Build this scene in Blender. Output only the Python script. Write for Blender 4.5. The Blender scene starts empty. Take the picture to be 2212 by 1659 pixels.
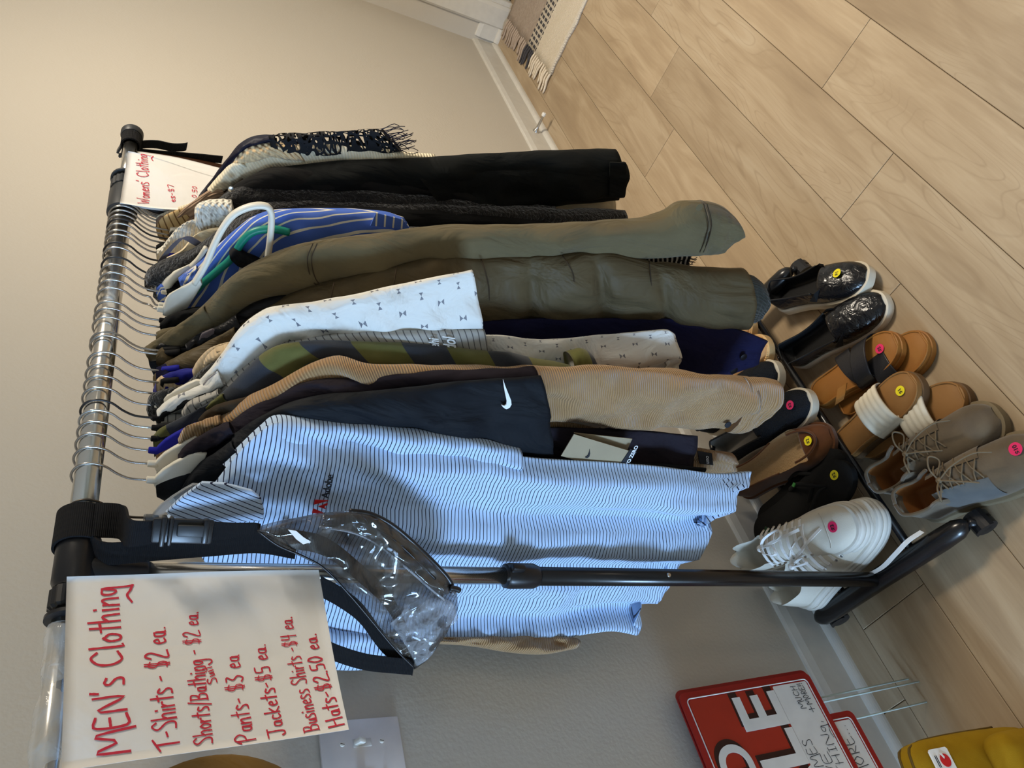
import bpy, bmesh, math, random
from mathutils import Vector, Matrix, noise as mnoise
from math import sin, cos, pi, sqrt

random.seed(7)
scene = bpy.context.scene
COL = scene.collection

# ---------------------------------------------------------------- camera (photo was taken with the phone on its side)
CAM_H = 1.5166
YAW, PITCH, ROLL, FPX = 0.725, -0.48576, 0.13871, 1707.8
W, H = 2212.0, 1659.0
_f = Vector((cos(PITCH)*cos(YAW), cos(PITCH)*sin(YAW), sin(PITCH)))
_r0 = _f.cross(Vector((0, 0, 1))).normalized()
_u0 = _r0.cross(_f)
_r = _r0*cos(ROLL)+_u0*sin(ROLL)
_u = -_r0*sin(ROLL)+_u0*cos(ROLL)
cam_d = bpy.data.cameras.new('camera')
cam = bpy.data.objects.new('camera', cam_d)
COL.objects.link(cam)
cam.matrix_world = Matrix(((-_u.x, _r.x, -_f.x, 0), (-_u.y, _r.y, -_f.y, 0), (-_u.z, _r.z, -_f.z, CAM_H), (0, 0, 0, 1)))
cam_d.sensor_fit = 'HORIZONTAL'
cam_d.sensor_width = 36
cam_d.lens = FPX/W*36
cam_d.clip_start = 0.02
scene.camera = cam

# ---------------------------------------------------------------- world, lights, exposure
world = bpy.data.worlds.new('world')
scene.world = world
world.use_nodes = True
world.node_tree.nodes['Background'].inputs[0].default_value = (0.75, 0.85, 1, 1)
world.node_tree.nodes['Background'].inputs[1].default_value = 0.05
scene.view_settings.view_transform = 'Standard'
scene.view_settings.look = 'None'
scene.view_settings.exposure = -0.24
scene.view_settings.gamma = 1.0
scene.view_settings.use_curve_mapping = False


def area_light(name, loc, target, sx, sy, power, col):
    d = bpy.data.lights.new(name, 'AREA')
    d.shape = 'RECTANGLE'
    d.size, d.size_y, d.energy, d.color = sx, sy, power, col
    o = bpy.data.objects.new(name, d)
    COL.objects.link(o)
    o.location = loc
    o.rotation_euler = (Vector(target)-Vector(loc)).to_track_quat('-Z', 'Y').to_euler()
    return o


# daylight entering by the window in the wall behind the camera, a ceiling lamp down the hall, a weak unseen lamp added as warm fill
area_light('window_daylight', (-4.9, 0.62, 1.25), (0.6, 0.85, 1.0), 0.9, 1.5, 375, (0.42, 0.66, 1.0))
area_light('ceiling_lamp_light', (2.1, -0.25, 2.36), (2.1, -0.25, 0), 0.5, 0.5, 64, (1.0, 0.89, 0.73))
area_light('room_fill_light', (0.9, -3.2, 2.38), (0.9, -3.2, 0), 0.5, 0.5, 12, (1.0, 0.86, 0.68))

# ---------------------------------------------------------------- helpers


def ray(px, py):
    a, b = H/2-py, W/2-px
    return (_r*a+_u*b)/FPX+_f


def at_x(px, py, x0, k=0.0):
    """point of a hanging plane x = x0 + k (y - 0.92)"""
    d = ray(px, py)
    t = (x0-0.92*k)/(d.x-k*d.y)
    return Vector((0, 0, CAM_H))+d*t


def at_y(px, py, y):
    d = ray(px, py)
    return Vector((0, 0, CAM_H))+d*(y/d.y)


def at_z(px, py, z):
    d = ray(px, py)
    return Vector((0, 0, CAM_H))+d*((z-CAM_H)/d.z)


def tag(o, label=None, cat=None, group=None, kind=None):
    if label:
        o['label'] = label
    if cat:
        o['category'] = cat
    if group:
        o['group'] = group
    if kind:
        o['kind'] = kind
    return o


def thing(name, label, cat, loc=(0, 0, 0), group=None):
    o = bpy.data.objects.new(name, None)
    COL.objects.link(o)
    o.location = loc
    o.empty_display_size = 0.05
    return tag(o, label, cat, group)


def origin_of(o):
    v = Vector((0, 0, 0))
    while o is not None:
        v += o.location
        o = o.parent
    return v


def mesh_obj(name, verts, faces, m, parent=None, uv=None, smooth=True, loc=None, midx=None):
    """verts are world positions; they are stored relative to the parent's origin"""
    me = bpy.data.meshes.new(name)
    off = origin_of(parent) if parent else Vector((0, 0, 0))
    if loc is not None:
        off = Vector(loc)
    me.from_pydata([tuple(Vector(v)-off) for v in verts], [], faces)
    if uv is not None:
        l = me.uv_layers.new(name='UVMap')
        vi = [0]*len(me.loops)
        me.loops.foreach_get('vertex_index', vi)
        if len(uv) == len(verts):
            flat = [c for i in vi for c in uv[i]]
        else:
            flat = [c for q in uv for c in q]
        l.data.foreach_set('uv', flat)
    if smooth:
        me.polygons.foreach_set('use_smooth', [True]*len(me.polygons))
    for mm in (m if isinstance(m, (list, tuple)) else [m]):
        me.materials.append(mm)
    if midx:
        me.polygons.foreach_set('material_index', midx)
    me.update()
    o = bpy.data.objects.new(name, me)
    COL.objects.link(o)
    if loc is not None:
        o.location = loc
    if parent is not None:
        o.parent = parent
    return o


def catmull(pts, t):
    """t in 0..len-1"""
    n = len(pts)
    i = min(int(t), n-2)
    f = t-i
    p1, p2 = pts[i], pts[i+1]
    p0 = pts[i-1] if i > 0 else p1*2-p2
    p3 = pts[i+2] if i+2 < n else p2*2-p1
    return (p1*2+(p2-p0)*f+(p0*2-p1*5+p2*4-p3)*f*f+(p1*3-p0-p2*3+p3)*f**3)*0.5


def resample(pts, n, corner=False):
    pts = [Vector(p) for p in pts]
    if corner or len(pts) < 3:
        dense = []
        for i in range(len(pts)-1):
            for j in range(12):
                dense.append(pts[i].lerp(pts[i+1], j/12))
        dense.append(pts[-1])
    else:
        dense = [catmull(pts, i/16) for i in range(16*(len(pts)-1))]+[pts[-1]]
    L = [0]
    for a, b in zip(dense, dense[1:]):
        L.append(L[-1]+(b-a).length)
    out, k = [], 0
    for i in range(n):
        s = L[-1]*i/(n-1)
        while k < len(L)-2 and L[k+1] < s:
            k += 1
        f = 0 if L[k+1] == L[k] else (s-L[k])/(L[k+1]-L[k])
        out.append(dense[k].lerp(dense[k+1], min(1, max(0, f))))
    return out


def spow(v, e):
    return math.copysign(abs(v)**e, v)


def strip(name, O, I, dep, m, parent, n=80, seg=36, e1=0.8, e2=0.9, nrm=(1, 0, 0), fold=None, uvz=False, tip=True, quilt=None, noise=0.0, bend=None, wrk=0.011):
    """soft cloth body between an outer and an inner edge curve; rows are flattened loops"""
    O = [Vector(p) for p in O]
    I = [Vector(p) for p in I]
    cnt = n*3
    if len(O) == len(I):
        To = [catmull(O, (len(O)-1)*i/(cnt-1)) for i in range(cnt)]
        Ti = [catmull(I, (len(I)-1)*i/(cnt-1)) for i in range(cnt)]
        mid = [(a+b)/2 for a, b in zip(To, Ti)]
        L = [0]
        for a, b in zip(mid, mid[1:]):
            L.append(L[-1]+(b-a).length)
        ro, ri, k = [], [], 0
        for i in range(n):
            s = L[-1]*i/(n-1)
            while k < len(L)-2 and L[k+1] < s:
                k += 1
            f = 0 if L[k+1] == L[k] else (s-L[k])/(L[k+1]-L[k])
            f = min(1, max(0, f))
            ro.append(To[k].lerp(To[k+1], f))
            ri.append(Ti[k].lerp(Ti[k+1], f))
    else:
        ro, ri = resample(O, n), resample(I, n)
    N = Vector(nrm).normalized()
    rnd = random.Random(sum(map(ord, name))+int(abs(O[0].x)*1e4))
    ph = [rnd.uniform(0, 6.28) for _ in range(6)]
    V, F, UV = [], [], []
    vlen = 0
    last = None
    tl = sum(((ro[i]+ri[i])/2-(ro[i+1]+ri[i+1])/2).length for i in range(n-1))

    def ring(c, A, d, v, t):
        hw = A.length
        for j in range(seg):
            a = 2*pi*j/seg
            ca, sa = spow(cos(a), e1), spow(sin(a), e2)
            p = c+A*ca+N*(d*sa)
            off = 0
            if fold:
                amp, fr, gr = fold
                off += amp*(t**gr)*(sin(fr*ca+ph[0]+1.5*t)*0.6+sin(fr*1.9*ca+ph[1]-2*t)*0.3+sin(fr*0.6*ca+ph[2]+3*t)*0.3)
            if wrk:
                q3 = Vector((ca*hw/0.055+ph[0]*9, t*tl/0.085+ph[1]*9, ph[2]*5+(0.6 if sa > 0 else 0)))
                off += wrk*(mnoise.noise(q3)+0.6*mnoise.noise(q3*2.1+Vector((3, 1, 2))))*(0.35+0.65*abs(sa))*(1 if sa > 0 else 1)
            if noise:
                off += noise*sa*(sin(9*t+3*ca+ph[3])+0.7*sin(23*t-4*ca+ph[4])+0.5*sin(41*t+5*ca+ph[5]))
            if off:
                p = p+N*off
            if bend:
                p = bend(p)
            V.append(p)
            if uvz:
                UV.append((p.y, -(c+A*ca).z))
            else:
                UV.append((hw*(4*j/seg if j <= seg/2 else 4-4*j/seg), v))
    for i in range(n):
        t = i/(n-1)
        c, A = (ro[i]+ri[i])/2, (ro[i]-ri[i])/2
        if last is not None:
            vlen += (c-last).length
        last = c
        d = dep(t) if callable(dep) else dep
        q = quilt(t) if quilt else 1.0
        ring(c, A*(0.88+0.12*q if quilt else 1), d*q, vlen, t)
    nr = n
    if tip:
        ax = (ro[-1]+ri[-1]-ro[-4]-ri[-4]).normalized()
        c, A = (ro[-1]+ri[-1])/2, (ro[-1]-ri[-1])/2
        d = dep(1) if callable(dep) else dep
        for sc, back in ((0.93, 0.0005), (0.88, 0.02), (0.7, 0.03)):
            ring(c-ax*back, A*sc, d*sc*0.8, vlen+0.004, 1)
        nr += 3
    for i in range(nr-1):
        for j in range(seg):
            k = (j+1) % seg
            F.append((i*seg+j, i*seg+k, (i+1)*seg+k, (i+1)*seg+j))
    F.append(tuple(range(seg)))
    F.append(tuple(reversed(range((nr-1)*seg, nr*seg))))
    return mesh_obj(name, V, F, m, parent, UV)


def tube(name, pts, r, m, parent=None, seg=10, n=None, closed=False, flat=None, loc=None, corner=False):
    """round bar along a path; r number or function of 0..1"""
    P = [Vector(p) for p in pts]
    if n:
        P = resample(P, n, corner)
    cnt = len(P)
    V, F, UV = [], [], []
    up = None
    s = 0
    for i in range(cnt):
        if closed:
            d = (P[(i+1) % cnt]-P[i-1])
        else:
            d = P[min(i+1, cnt-1)]-P[max(i-1, 0)]
        d.normalize()
        if up is None:
            up = Vector((0, 0, 1)) if abs(d.z) < 0.9 else Vector((1, 0, 0))
        x = up.cross(d)
        if x.length < 1e-5:
            x = Vector((0, 1, 0)).cross(d)
        x.normalize()
        up = d.cross(x)
        rr = r(i/(cnt-1)) if callable(r) else r
        if i:
            s += (P[i]-P[i-1]).length
        for j in range(seg):
            a = 2*pi*j/seg
            V.append(P[i]+x*(cos(a)*rr)+up*(sin(a)*rr*(flat or 1)))
            UV.append((j/seg*6.28*rr, s))
    rows = cnt if closed else cnt-1
    for i in range(rows):
        for j in range(seg):
            k, i2 = (j+1) % seg, (i+1) % cnt
            F.append((i*seg+j, i*seg+k, i2*seg+k, i2*seg+j))
    if not closed:
        F.append(tuple(reversed(range(seg))))
        F.append(tuple(range((cnt-1)*seg, cnt*seg)))
    return mesh_obj(name, V, F, m, parent, UV, loc=loc)


def ribbon(name, pts, wvec, th, m, parent=None, n=40, loc=None):
    """flat strap along pts; wvec half-width vector (or function of 0..1), th thickness"""
    P = resample(pts, n)
    V, F, UV = [], [], []
    s = 0
    for i, p in enumerate(P):
        d = (P[min(i+1, n-1)]-P[max(i-1, 0)]).normalized()
        w = Vector(wvec(i/(n-1)) if callable(wvec) else wvec)
        nn = d.cross(w)
        if nn.length < 1e-6:
            nn = Vector((1, 0, 0))
        nn.normalize()
        if i:
            s += (P[i]-P[i-1]).length
        for q, z in ((w, th/2), (-w, th/2), (-w, -th/2), (w, -th/2)):
            V.append(p+q+nn*z)
            UV.append((q.length if q == w else 0, s))
    for i in range(n-1):
        for j in range(4):
            k = (j+1) % 4
            F.append((i*4+j, i*4+k, i*4+4+k, i*4+4+j))
    F.append((3, 2, 1, 0))
    F.append(tuple(range(n*4-4, n*4)))
    o = mesh_obj(name, V, F, m, parent, UV, loc=loc, smooth=False)
    return o


def box_vf(c, s, R=None):
    c = Vector(c)
    V = []
    for i in range(8):
        v = Vector(((i & 1)-.5, ((i >> 1) & 1)-.5, ((i >> 2) & 1)-.5))
        v = Vector((v.x*s[0], v.y*s[1], v.z*s[2]))
        if R is not None:
            v = R @ v
        V.append(c+v)
    F = [(0, 2, 3, 1), (4, 5, 7, 6), (0, 1, 5, 4), (2, 6, 7, 3), (0, 4, 6, 2), (1, 3, 7, 5)]
    return V, F


def box(name, c, s, m, parent=None, R=None, bev=0.0, loc=None, seg=2):
    V, F = box_vf(c, s, R)
    o = mesh_obj(name, V, F, m, parent, smooth=False, loc=loc)
    if bev:
        bm = bmesh.new()
        bm.from_mesh(o.data)
        bmesh.ops.bevel(bm, geom=bm.edges[:], offset=bev, segments=seg, affect='EDGES', profile=0.5)
        bm.to_mesh(o.data)
        bm.free()
        o.data.polygons.foreach_set('use_smooth', [True]*len(o.data.polygons))
        o.data.set_sharp_from_angle(angle=0.6)
    return o


def prism(name, poly, nv, m, parent=None, uv=None, bev=0.0, loc=None, smooth=False):
    """polygon (3D points, planar-ish) extruded by vector nv"""
    poly = [Vector(p) for p in poly]
    nv = Vector(nv)
    me = bpy.data.meshes.new(name)
    off = Vector(loc) if loc is not None else (origin_of(parent) if parent else Vector((0, 0, 0)))
    bm = bmesh.new()
    a = [bm.verts.new(p-off) for p in poly]
    b = [bm.verts.new(p+nv-off) for p in poly]
    f1 = bm.faces.new(a)
    f2 = bm.faces.new(list(reversed(b)))
    n = len(poly)
    for i in range(n):
        bm.faces.new((a[(i+1) % n], a[i], b[i], b[(i+1) % n]))
    bm.normal_update()
    if bev:
        ed = [e for e in bm.edges if all(f in (f1, f2) or True for f in e.link_faces) and len(set(e.link_faces) & {f1, f2}) == 1]
        bmesh.ops.bevel(bm, geom=ed, offset=bev, segments=2, affect='EDGES', profile=0.5)
    bmesh.ops.triangulate(bm, faces=[f for f in bm.faces if len(f.verts) > 4])
    bmesh.ops.recalc_face_normals(bm, faces=bm.faces)
    bm.to_mesh(me)
    bm.free()
    if uv:
        l = me.uv_layers.new(name='UVMap')
        for lp in me.loops:
            l.data[lp.index].uv = uv(me.vertices[lp.vertex_index].co+off)
    me.materials.append(m)
    o = bpy.data.objects.new(name, me)
    COL.objects.link(o)
    if loc is not None:
        o.location = loc
    if parent is not None:
        o.parent = parent
    if smooth:
        me.polygons.foreach_set('use_smooth', [True]*len(me.polygons))
        me.set_sharp_from_angle(angle=0.9)
    return o


def lathe(name, c, axis, prof, m, parent=None, seg=24, loc=None):
    """prof = [(distance along axis, radius)]"""
    c, ax = Vector(c), Vector(axis).normalized()
    x = ax.orthogonal().normalized()
    y = ax.cross(x)
    V, F = [], []
    for h, r in prof:
        for j in range(seg):
            a = 2*pi*j/seg
            V.append(c+ax*h+x*(cos(a)*r)+y*(sin(a)*r))
    for i in range(len(prof)-1):
        for j in range(seg):
            k = (j+1) % seg
            F.append((i*seg+j, i*seg+k, (i+1)*seg+k, (i+1)*seg+j))
    F.append(tuple(reversed(range(seg))))
    F.append(tuple(range((len(prof)-1)*seg, len(prof)*seg)))
    o = mesh_obj(name, V, F, m, parent, loc=loc)
    o.data.set_sharp_from_angle(angle=0.7)
    return o


# ---------------------------------------------------------------- materials
def lin(c):
    return tuple((v/12.92 if v <= 0.04045 else ((v+0.055)/1.055)**2.4) for v in [q/255 for q in c])


class S:
    """socket wrapper with arithmetic that makes Math nodes"""

    def __init__(s, nt, sock):
        s.nt, s.k = nt, sock

    def m(s, op, b=None, c=None):
        n = s.nt.nodes.new('ShaderNodeMath')
        n.operation = op
        s.nt.links.new(s.k, n.inputs[0])
        for i, q in ((1, b), (2, c)):
            if q is None:
                continue
            if isinstance(q, S):
                s.nt.links.new(q.k, n.inputs[i])
            else:
                n.inputs[i].default_value = q
        return S(s.nt, n.outputs[0])

    def __add__(s, b): return s.m('ADD', b)
    def __sub__(s, b): return s.m('SUBTRACT', b)
    def __mul__(s, b): return s.m('MULTIPLY', b)
    def __truediv__(s, b): return s.m('DIVIDE', b)
    def lt(s, b): return s.m('LESS_THAN', b)
    def gt(s, b): return s.m('GREATER_THAN', b)
    def abs(s): return s.m('ABSOLUTE')
    def fract(s): return s.m('FRACT')
    def floor(s): return s.m('FLOOR')
    def sin(s): return s.m('SINE')
    def mod(s, b): return s.m('FLOORED_MODULO', b)


class Mat:
    def __init__(s, name, col, rough=0.8, spec=0.3, metal=0.0, sheen=0.0):
        s.m = bpy.data.materials.new(name)
        s.m.use_nodes = True
        s.nt = s.m.node_tree
        s.b = s.nt.nodes['Principled BSDF']
        s.col = (*lin(col), 1)
        s.b.inputs['Base Color'].default_value = s.col
        s.b.inputs['Roughness'].default_value = rough
        s.b.inputs['Specular IOR Level'].default_value = spec
        s.b.inputs['Metallic'].default_value = metal
        if sheen:
            s.b.inputs['Sheen Weight'].default_value = sheen
            s.b.inputs['Sheen Roughness'].default_value = 0.5
        s.h = None

    def new(s, t):
        return s.nt.nodes.new('ShaderNode'+t)

    def link(s, a, b):
        s.nt.links.new(a.k if isinstance(a, S) else a, b)

    def uv(s):
        n = s.new('UVMap')
        n.uv_map = 'UVMap'
        x = s.new('SeparateXYZ')
        s.link(n.outputs[0], x.inputs[0])
        return S(s.nt, x.outputs[0]), S(s.nt, x.outputs[1])

    def obj(s):
        n = s.new('TexCoord')
        x = s.new('SeparateXYZ')
        s.link(n.outputs['Object'], x.inputs[0])
        return [S(s.nt, x.outputs[i]) for i in range(3)]

    def vec(s, src='Object', scale=(1, 1, 1), uvm=False):
        if uvm:
            n = s.new('UVMap')
            n.uv_map = 'UVMap'
            o = n.outputs[0]
        else:
            n = s.new('TexCoord')
            o = n.outputs[src]
        mp = s.new('Mapping')
        mp.inputs['Scale'].default_value = scale
        s.link(o, mp.inputs[0])
        return mp.outputs[0]

    def noise(s, scale, vec=None, detail=3, dist=0.0):
        n = s.new('TexNoise')
        n.inputs['Scale'].default_value = scale
        n.inputs['Detail'].default_value = detail
        n.inputs['Distortion'].default_value = dist
        if vec is None:
            vec = s.vec()
        s.link(vec, n.inputs['Vector'])
        return S(s.nt, n.outputs[0])

    def mix(s, f, a, b):
        n = s.new('Mix')
        n.data_type = 'RGBA'
        if isinstance(f, S):
            s.link(f, n.inputs[0])
        else:
            n.inputs[0].default_value = f
        for q, i in ((a, 6), (b, 7)):
            if isinstance(q, S):
                s.link(q, n.inputs[i])
            elif len(q) == 3:
                n.inputs[i].default_value = (*lin(q), 1)
            else:
                n.inputs[i].default_value = q
        return S(s.nt, n.outputs[2])

    def ramp(s, f, stops):
        n = s.new('ValToRGB')
        s.link(f, n.inputs[0])
        e = n.color_ramp.elements
        while len(e) < len(stops):
            e.new(0.5)
        for k, (p, c) in zip(e, stops):
            k.position = p
            k.color = (*lin(c), 1)
        return S(s.nt, n.outputs[0])

    def color(s, c):
        s.link(c, s.b.inputs['Base Color'])
        return s

    def bump(s, h, strength=0.3, dist=0.002):
        n = s.new('Bump')
        n.inputs['Strength'].default_value = strength
        n.inputs['Distance'].default_value = dist
        s.link(h, n.inputs['Height'])
        if s.h is not None:
            s.link(s.h, n.inputs['Normal'])
        s.h = n.outputs[0]
        s.link(s.h, s.b.inputs['Normal'])
        return s


def cloth(name, col, rough=0.9, weave=1600, wr=0.5, sheen=0.15, var=0.12):
    """plain fabric: slight mottling, creases and weave relief"""
    M = Mat(name, col, rough, 0.15, sheen=sheen if sum(col) > 150 else 0.0)
    n = M.noise(14, detail=4)
    dark = tuple(int(c*(1-var)) for c in col)
    lite = tuple(min(255, int(c*(1+var))) for c in col)
    M.color(M.mix(n, dark, lite))
    M.bump(M.noise(15, M.vec(scale=(1, 1, 0.4)), 4, 0.8), min(1, wr*1.5), 0.02)
    M.bump(M.noise(weave), 0.15, 0.0006)
    return M.m


def plain(name, col, rough=0.5, spec=0.4, metal=0.0, bump=0.0, bs=300):
    M = Mat(name, col, rough, spec, metal)
    n = M.noise(30, detail=2)
    M.color(M.mix(n, tuple(int(c*0.95) for c in col), tuple(min(255, int(c*1.04)) for c in col)))
    if bump:
        M.bump(M.noise(bs), bump, 0.001)
    return M.m

# ================================================================ the room
WALL_Y, FAR_X, CEIL = 1.145, 3.712, 2.44


def paint(name, col):
    M = Mat(name, col, 0.75, 0.25)
    n = M.noise(3.0, detail=2)
    M.color(M.mix(n, tuple(int(c*0.985) for c in col), col))
    M.bump(M.noise(130, detail=2), 0.22, 0.002)
    return M.m


M_WALL = paint('wall_paint', (200, 192, 178))
M_CEIL = paint('ceiling_paint', (216, 213, 206))
M_TRIM = plain('white_trim_paint', (214, 209, 198), 0.38, 0.4)
M_WHITE_PL = plain('white_plastic', (232, 228, 218), 0.35, 0.4)
M_STEEL = plain('brushed_steel', (190, 186, 178), 0.3, 0.5, 1.0)


def slab(name, lo, hi, m, parent=None):
    lo, hi = Vector(lo), Vector(hi)
    return box(name, (lo+hi)/2, hi-lo, m, parent)


def struct(o, label=None):
    o['kind'] = 'structure'
    if label:
        o['label'] = label
    return o


struct(slab('wall_left', (-5.1, WALL_Y, 0), (FAR_X+0.1, WALL_Y+0.1, CEIL), M_WALL), 'plain warm white painted wall behind the clothes rack')
struct(slab('wall_far', (FAR_X, 1.03, 0), (FAR_X+0.1, WALL_Y+0.1, CEIL), M_WALL), 'narrow piece of wall between the corner and the door casing')
struct(slab('wall_far_over_door', (FAR_X, -5.1, 2.1), (FAR_X+0.1, 1.03, CEIL), M_WALL), 'strip of wall above the door')
struct(slab('wall_right', (-5.1, -5.1, 0), (FAR_X+0.1, -5.0, CEIL), M_WALL), 'wall across the room behind the photographer')
struct(slab('wall_back', (-5.1, -5.0, 0), (-5.0, WALL_Y, CEIL), M_WALL), 'wall with the window behind the photographer')
struct(slab('ceiling', (-5.1, -5.1, CEIL), (FAR_X+0.1, WALL_Y+0.1, CEIL+0.1), M_CEIL), 'white ceiling')

# window in the back wall
win = struct(thing('window_1', None, None, (-4.98, 0.62, 0.4)), 'white framed window behind the photographer')
M_SKYPANE = Mat('window_sky_pane', (190, 210, 240), 0.1, 0.5)
M_SKYPANE.b.inputs['Emission Color'].default_value = (0.6, 0.78, 1, 1)
M_SKYPANE.b.inputs['Emission Strength'].default_value = 1.0
slab('pane', (-5.0, 0.15, 0.4), (-4.985, 1.06, 2.1), M_SKYPANE.m, win)
for lo, hi in (((-5.0, 0.08, 0.33), (-4.96, 0.15, 2.17)), ((-5.0, 1.06, 0.33), (-4.96, 1.12, 2.17)), ((-5.0, 0.15, 0.33), (-4.96, 1.06, 0.40)), ((-5.0, 0.15, 2.1), (-4.96, 1.06, 2.17)), ((-5.0, 0.585, 0.4), (-4.965, 0.625, 2.1))):
    slab('window_frame', lo, hi, M_TRIM, win)

# flush ceiling lamps; the room one is added to go with the fill light
M_LAMP = Mat('lamp_glass', (255, 235, 200), 0.4, 0.4)
M_LAMP.b.inputs['Emission Color'].default_value = (1, 0.82, 0.55, 1)
M_LAMP.b.inputs['Emission Strength'].default_value = 2.0
for (lx, ly), lab in (((2.1, -0.25), 'flush dome ceiling lamp over the hall by the door'), ((0.9, -3.2), 'added unseen dome lamp for the warm fill over the middle of the room')):
    t = thing('ceiling_lamp', lab, 'lamp', (lx, ly, CEIL), 'flush ceiling lamps')
    lathe('lamp_base', (lx, ly, CEIL), (0, 0, -1), [(0, 0.17), (0.02, 0.17), (0.025, 0.16)], M_STEEL, t)
    lathe('lamp_shade', (lx, ly, CEIL-0.025), (0, 0, -1), [(0, 0.155), (0.012, 0.14), (0.022, 0.1), (0.028, 0.04), (0.029, 0.005)], M_LAMP.m, t)

# baseboards with a quarter-round shoe moulding


def baseboard(name, a, b, out, label):
    """a,b ends on the wall plane at the floor, out = direction into the room"""
    a, b, out = Vector(a), Vector(b), Vector(out)
    t = struct(thing(name, None, None, a), label)
    prof = [(0, 0), (0.014, 0), (0.014, 0.098), (0.009, 0.116), (0.006, 0.12), (0, 0.12)]
    prism('board', [a+out*p+Vector((0, 0, z)) for p, z in prof], b-a, M_TRIM, t)
    q = [(0.014, 0)]+[(0.014+0.014*cos(i*pi/12), 0.020*sin(i*pi/12)+0.002) for i in range(7)]
    q[1] = (0.028, 0.0)
    prism('shoe_moulding', [a+out*p+Vector((0, 0, z)) for p, z in q], b-a, M_TRIM, t)
    return t


baseboard('baseboard_left', (-5.0, WALL_Y, 0), (FAR_X, WALL_Y, 0), (0, -1, 0), 'white baseboard along the wall behind the rack')
baseboard('baseboard_far', (FAR_X, WALL_Y-0.028, 0), (FAR_X, 1.05, 0), (-1, 0, 0), 'short white baseboard between the corner and the door casing')

# door casing and door
cas = struct(thing('trim_1', None, None, (FAR_X, 0.98, 0)), 'white door casing by the far corner')
prism('casing_board', [(FAR_X, 1.055, 0), (FAR_X-0.012, 1.055, 0), (FAR_X-0.020, 1.045, 0), (FAR_X-0.020, 0.965, 0), (FAR_X-0.012, 0.95, 0), (FAR_X, 0.95, 0)], (0, 0, 2.16), M_TRIM, cas)
slab('jamb', (FAR_X, 0.93, 0), (FAR_X+0.1, 0.95, 2.1), M_TRIM, cas)
slab('casing_board', (FAR_X-0.02, -0.02, 0), (FAR_X, 0.07, 2.16), M_TRIM, cas)
slab('casing_head', (FAR_X-0.02, -0.02, 2.07), (FAR_X, 1.055, 2.16), M_TRIM, cas)
door = struct(thing('door_1', None, None, (FAR_X+0.05, 0.93, 0)), 'white panelled door at the far end')
slab('door_leaf', (FAR_X+0.03, 0.07, 0.01), (FAR_X+0.07, 0.928, 2.08), M_TRIM, door)
for z0, z1 in ((0.2, 0.9), (1.05, 1.95)):
    slab('panel', (FAR_X+0.022, 0.2, z0), (FAR_X+0.031, 0.8, z1), M_TRIM, door)
for z in (0.25, 1.05, 1.85):
    lathe('hinge', (FAR_X+0.024, 0.925, z-0.045), (0, 0, 1), [(0, 0.006), (0.09, 0.006)], M_STEEL, door, 10)
struct(slab('wall_far_beyond_door', (FAR_X, -5.0, 0), (FAR_X+0.1, -0.02, 2.1), M_WALL), 'wall to the right of the door')

# ---- floor of single planks
def wood():
    M = Mat('oak_laminate', (196, 170, 134), 0.42, 0.35)
    info = M.new('ObjectInfo')
    rnd = S(M.nt, info.outputs['Random'])
    tc = M.new('TexCoord')
    cmb = M.new('CombineXYZ')
    M.link(rnd*37.0, cmb.inputs[0])
    M.link(rnd*11.0, cmb.inputs[1])
    M.link(rnd*23.0, cmb.inputs[2])
    add = M.new('VectorMath')
    M.link(tc.outputs['Object'], add.inputs[0])
    M.link(cmb.outputs[0], add.inputs[1])

    def vec(sc):
        mp = M.new('Mapping')
        mp.inputs['Scale'].default_value = sc
        M.link(add.outputs[0], mp.inputs[0])
        return mp.outputs[0]
    fine = M.noise(1, vec((9, 150, 1)), 4, 0.2)
    mid = M.noise(1, vec((2.2, 14, 1)), 4, 1.2)
    broad = M.noise(1, vec((1.3, 5, 1)), 2, 0.5)
    # cathedral rings: bands of a stretched noise field
    f = M.noise(1, vec((1.6, 9.0, 1)), 1, 0.3)
    rings = ((f*22.0).fract()-0.5).abs()
    ringm = (rings*9.0).m('MINIMUM', 1.0)
    knots = M.noise(1, vec((3.1, 7.0, 1)), 1, 0.0)
    c = M.ramp(mid*0.6+broad*0.25+fine*0.15, [(0.30, (168, 144, 114)), (0.45, (184, 160, 128)), (0.56, (197, 174, 142)), (0.72, (207, 187, 157))])
    msk = (broad*5.0-2.1).m('MINIMUM', 1.0).m('MAXIMUM', 0.0)
    c = M.mix((ringm*-1.0+1.0)*msk*0.30, c, (142, 117, 88))
    kk = (knots*9.0-6.3).m('MINIMUM', 1.0).m('MAXIMUM', 0.0)
    c = M.mix(kk*0.35, c, (136, 112, 84))
    tone = M.new('HueSaturation')
    M.link((rnd*0.14)+0.70, tone.inputs['Value'])
    M.link(c, tone.inputs['Color'])
    M.color(S(M.nt, tone.outputs[0]))
    M.bump(fine, 0.12, 0.0015)
    return M.m


M_WOOD = wood()
M_GAP = plain('dark_joint', (74, 58, 42), 0.9)
floor = struct(mesh_obj('floor', [(-5.1, -5.1, -0.004), (FAR_X+0.1, -5.1, -0.004), (FAR_X+0.1, 1.25, -0.004), (-5.1, 1.25, -0.004)], [(0, 1, 2, 3)], M_GAP, None, smooth=False), 'light oak plank floor')
mesh_obj('floor_field', [(-5.1, -5.1, -0.002), (FAR_X+0.1, -5.1, -0.002), (FAR_X+0.1, -1.5, -0.002), (-1.0, -1.5, -0.002), (-1.0, 1.2, -0.002), (-5.1, 1.2, -0.002)], [(0, 1, 2, 3), (0, 3, 4, 5)], M_WOOD, floor, smooth=False)
PW, PL = 0.182, 1.22
ROWJ = {0: 1.639, 1: 1.324, 2: 2.298, 3: 2.094, 4: 0.559, 5: 2.845}
prev = {}


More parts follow.
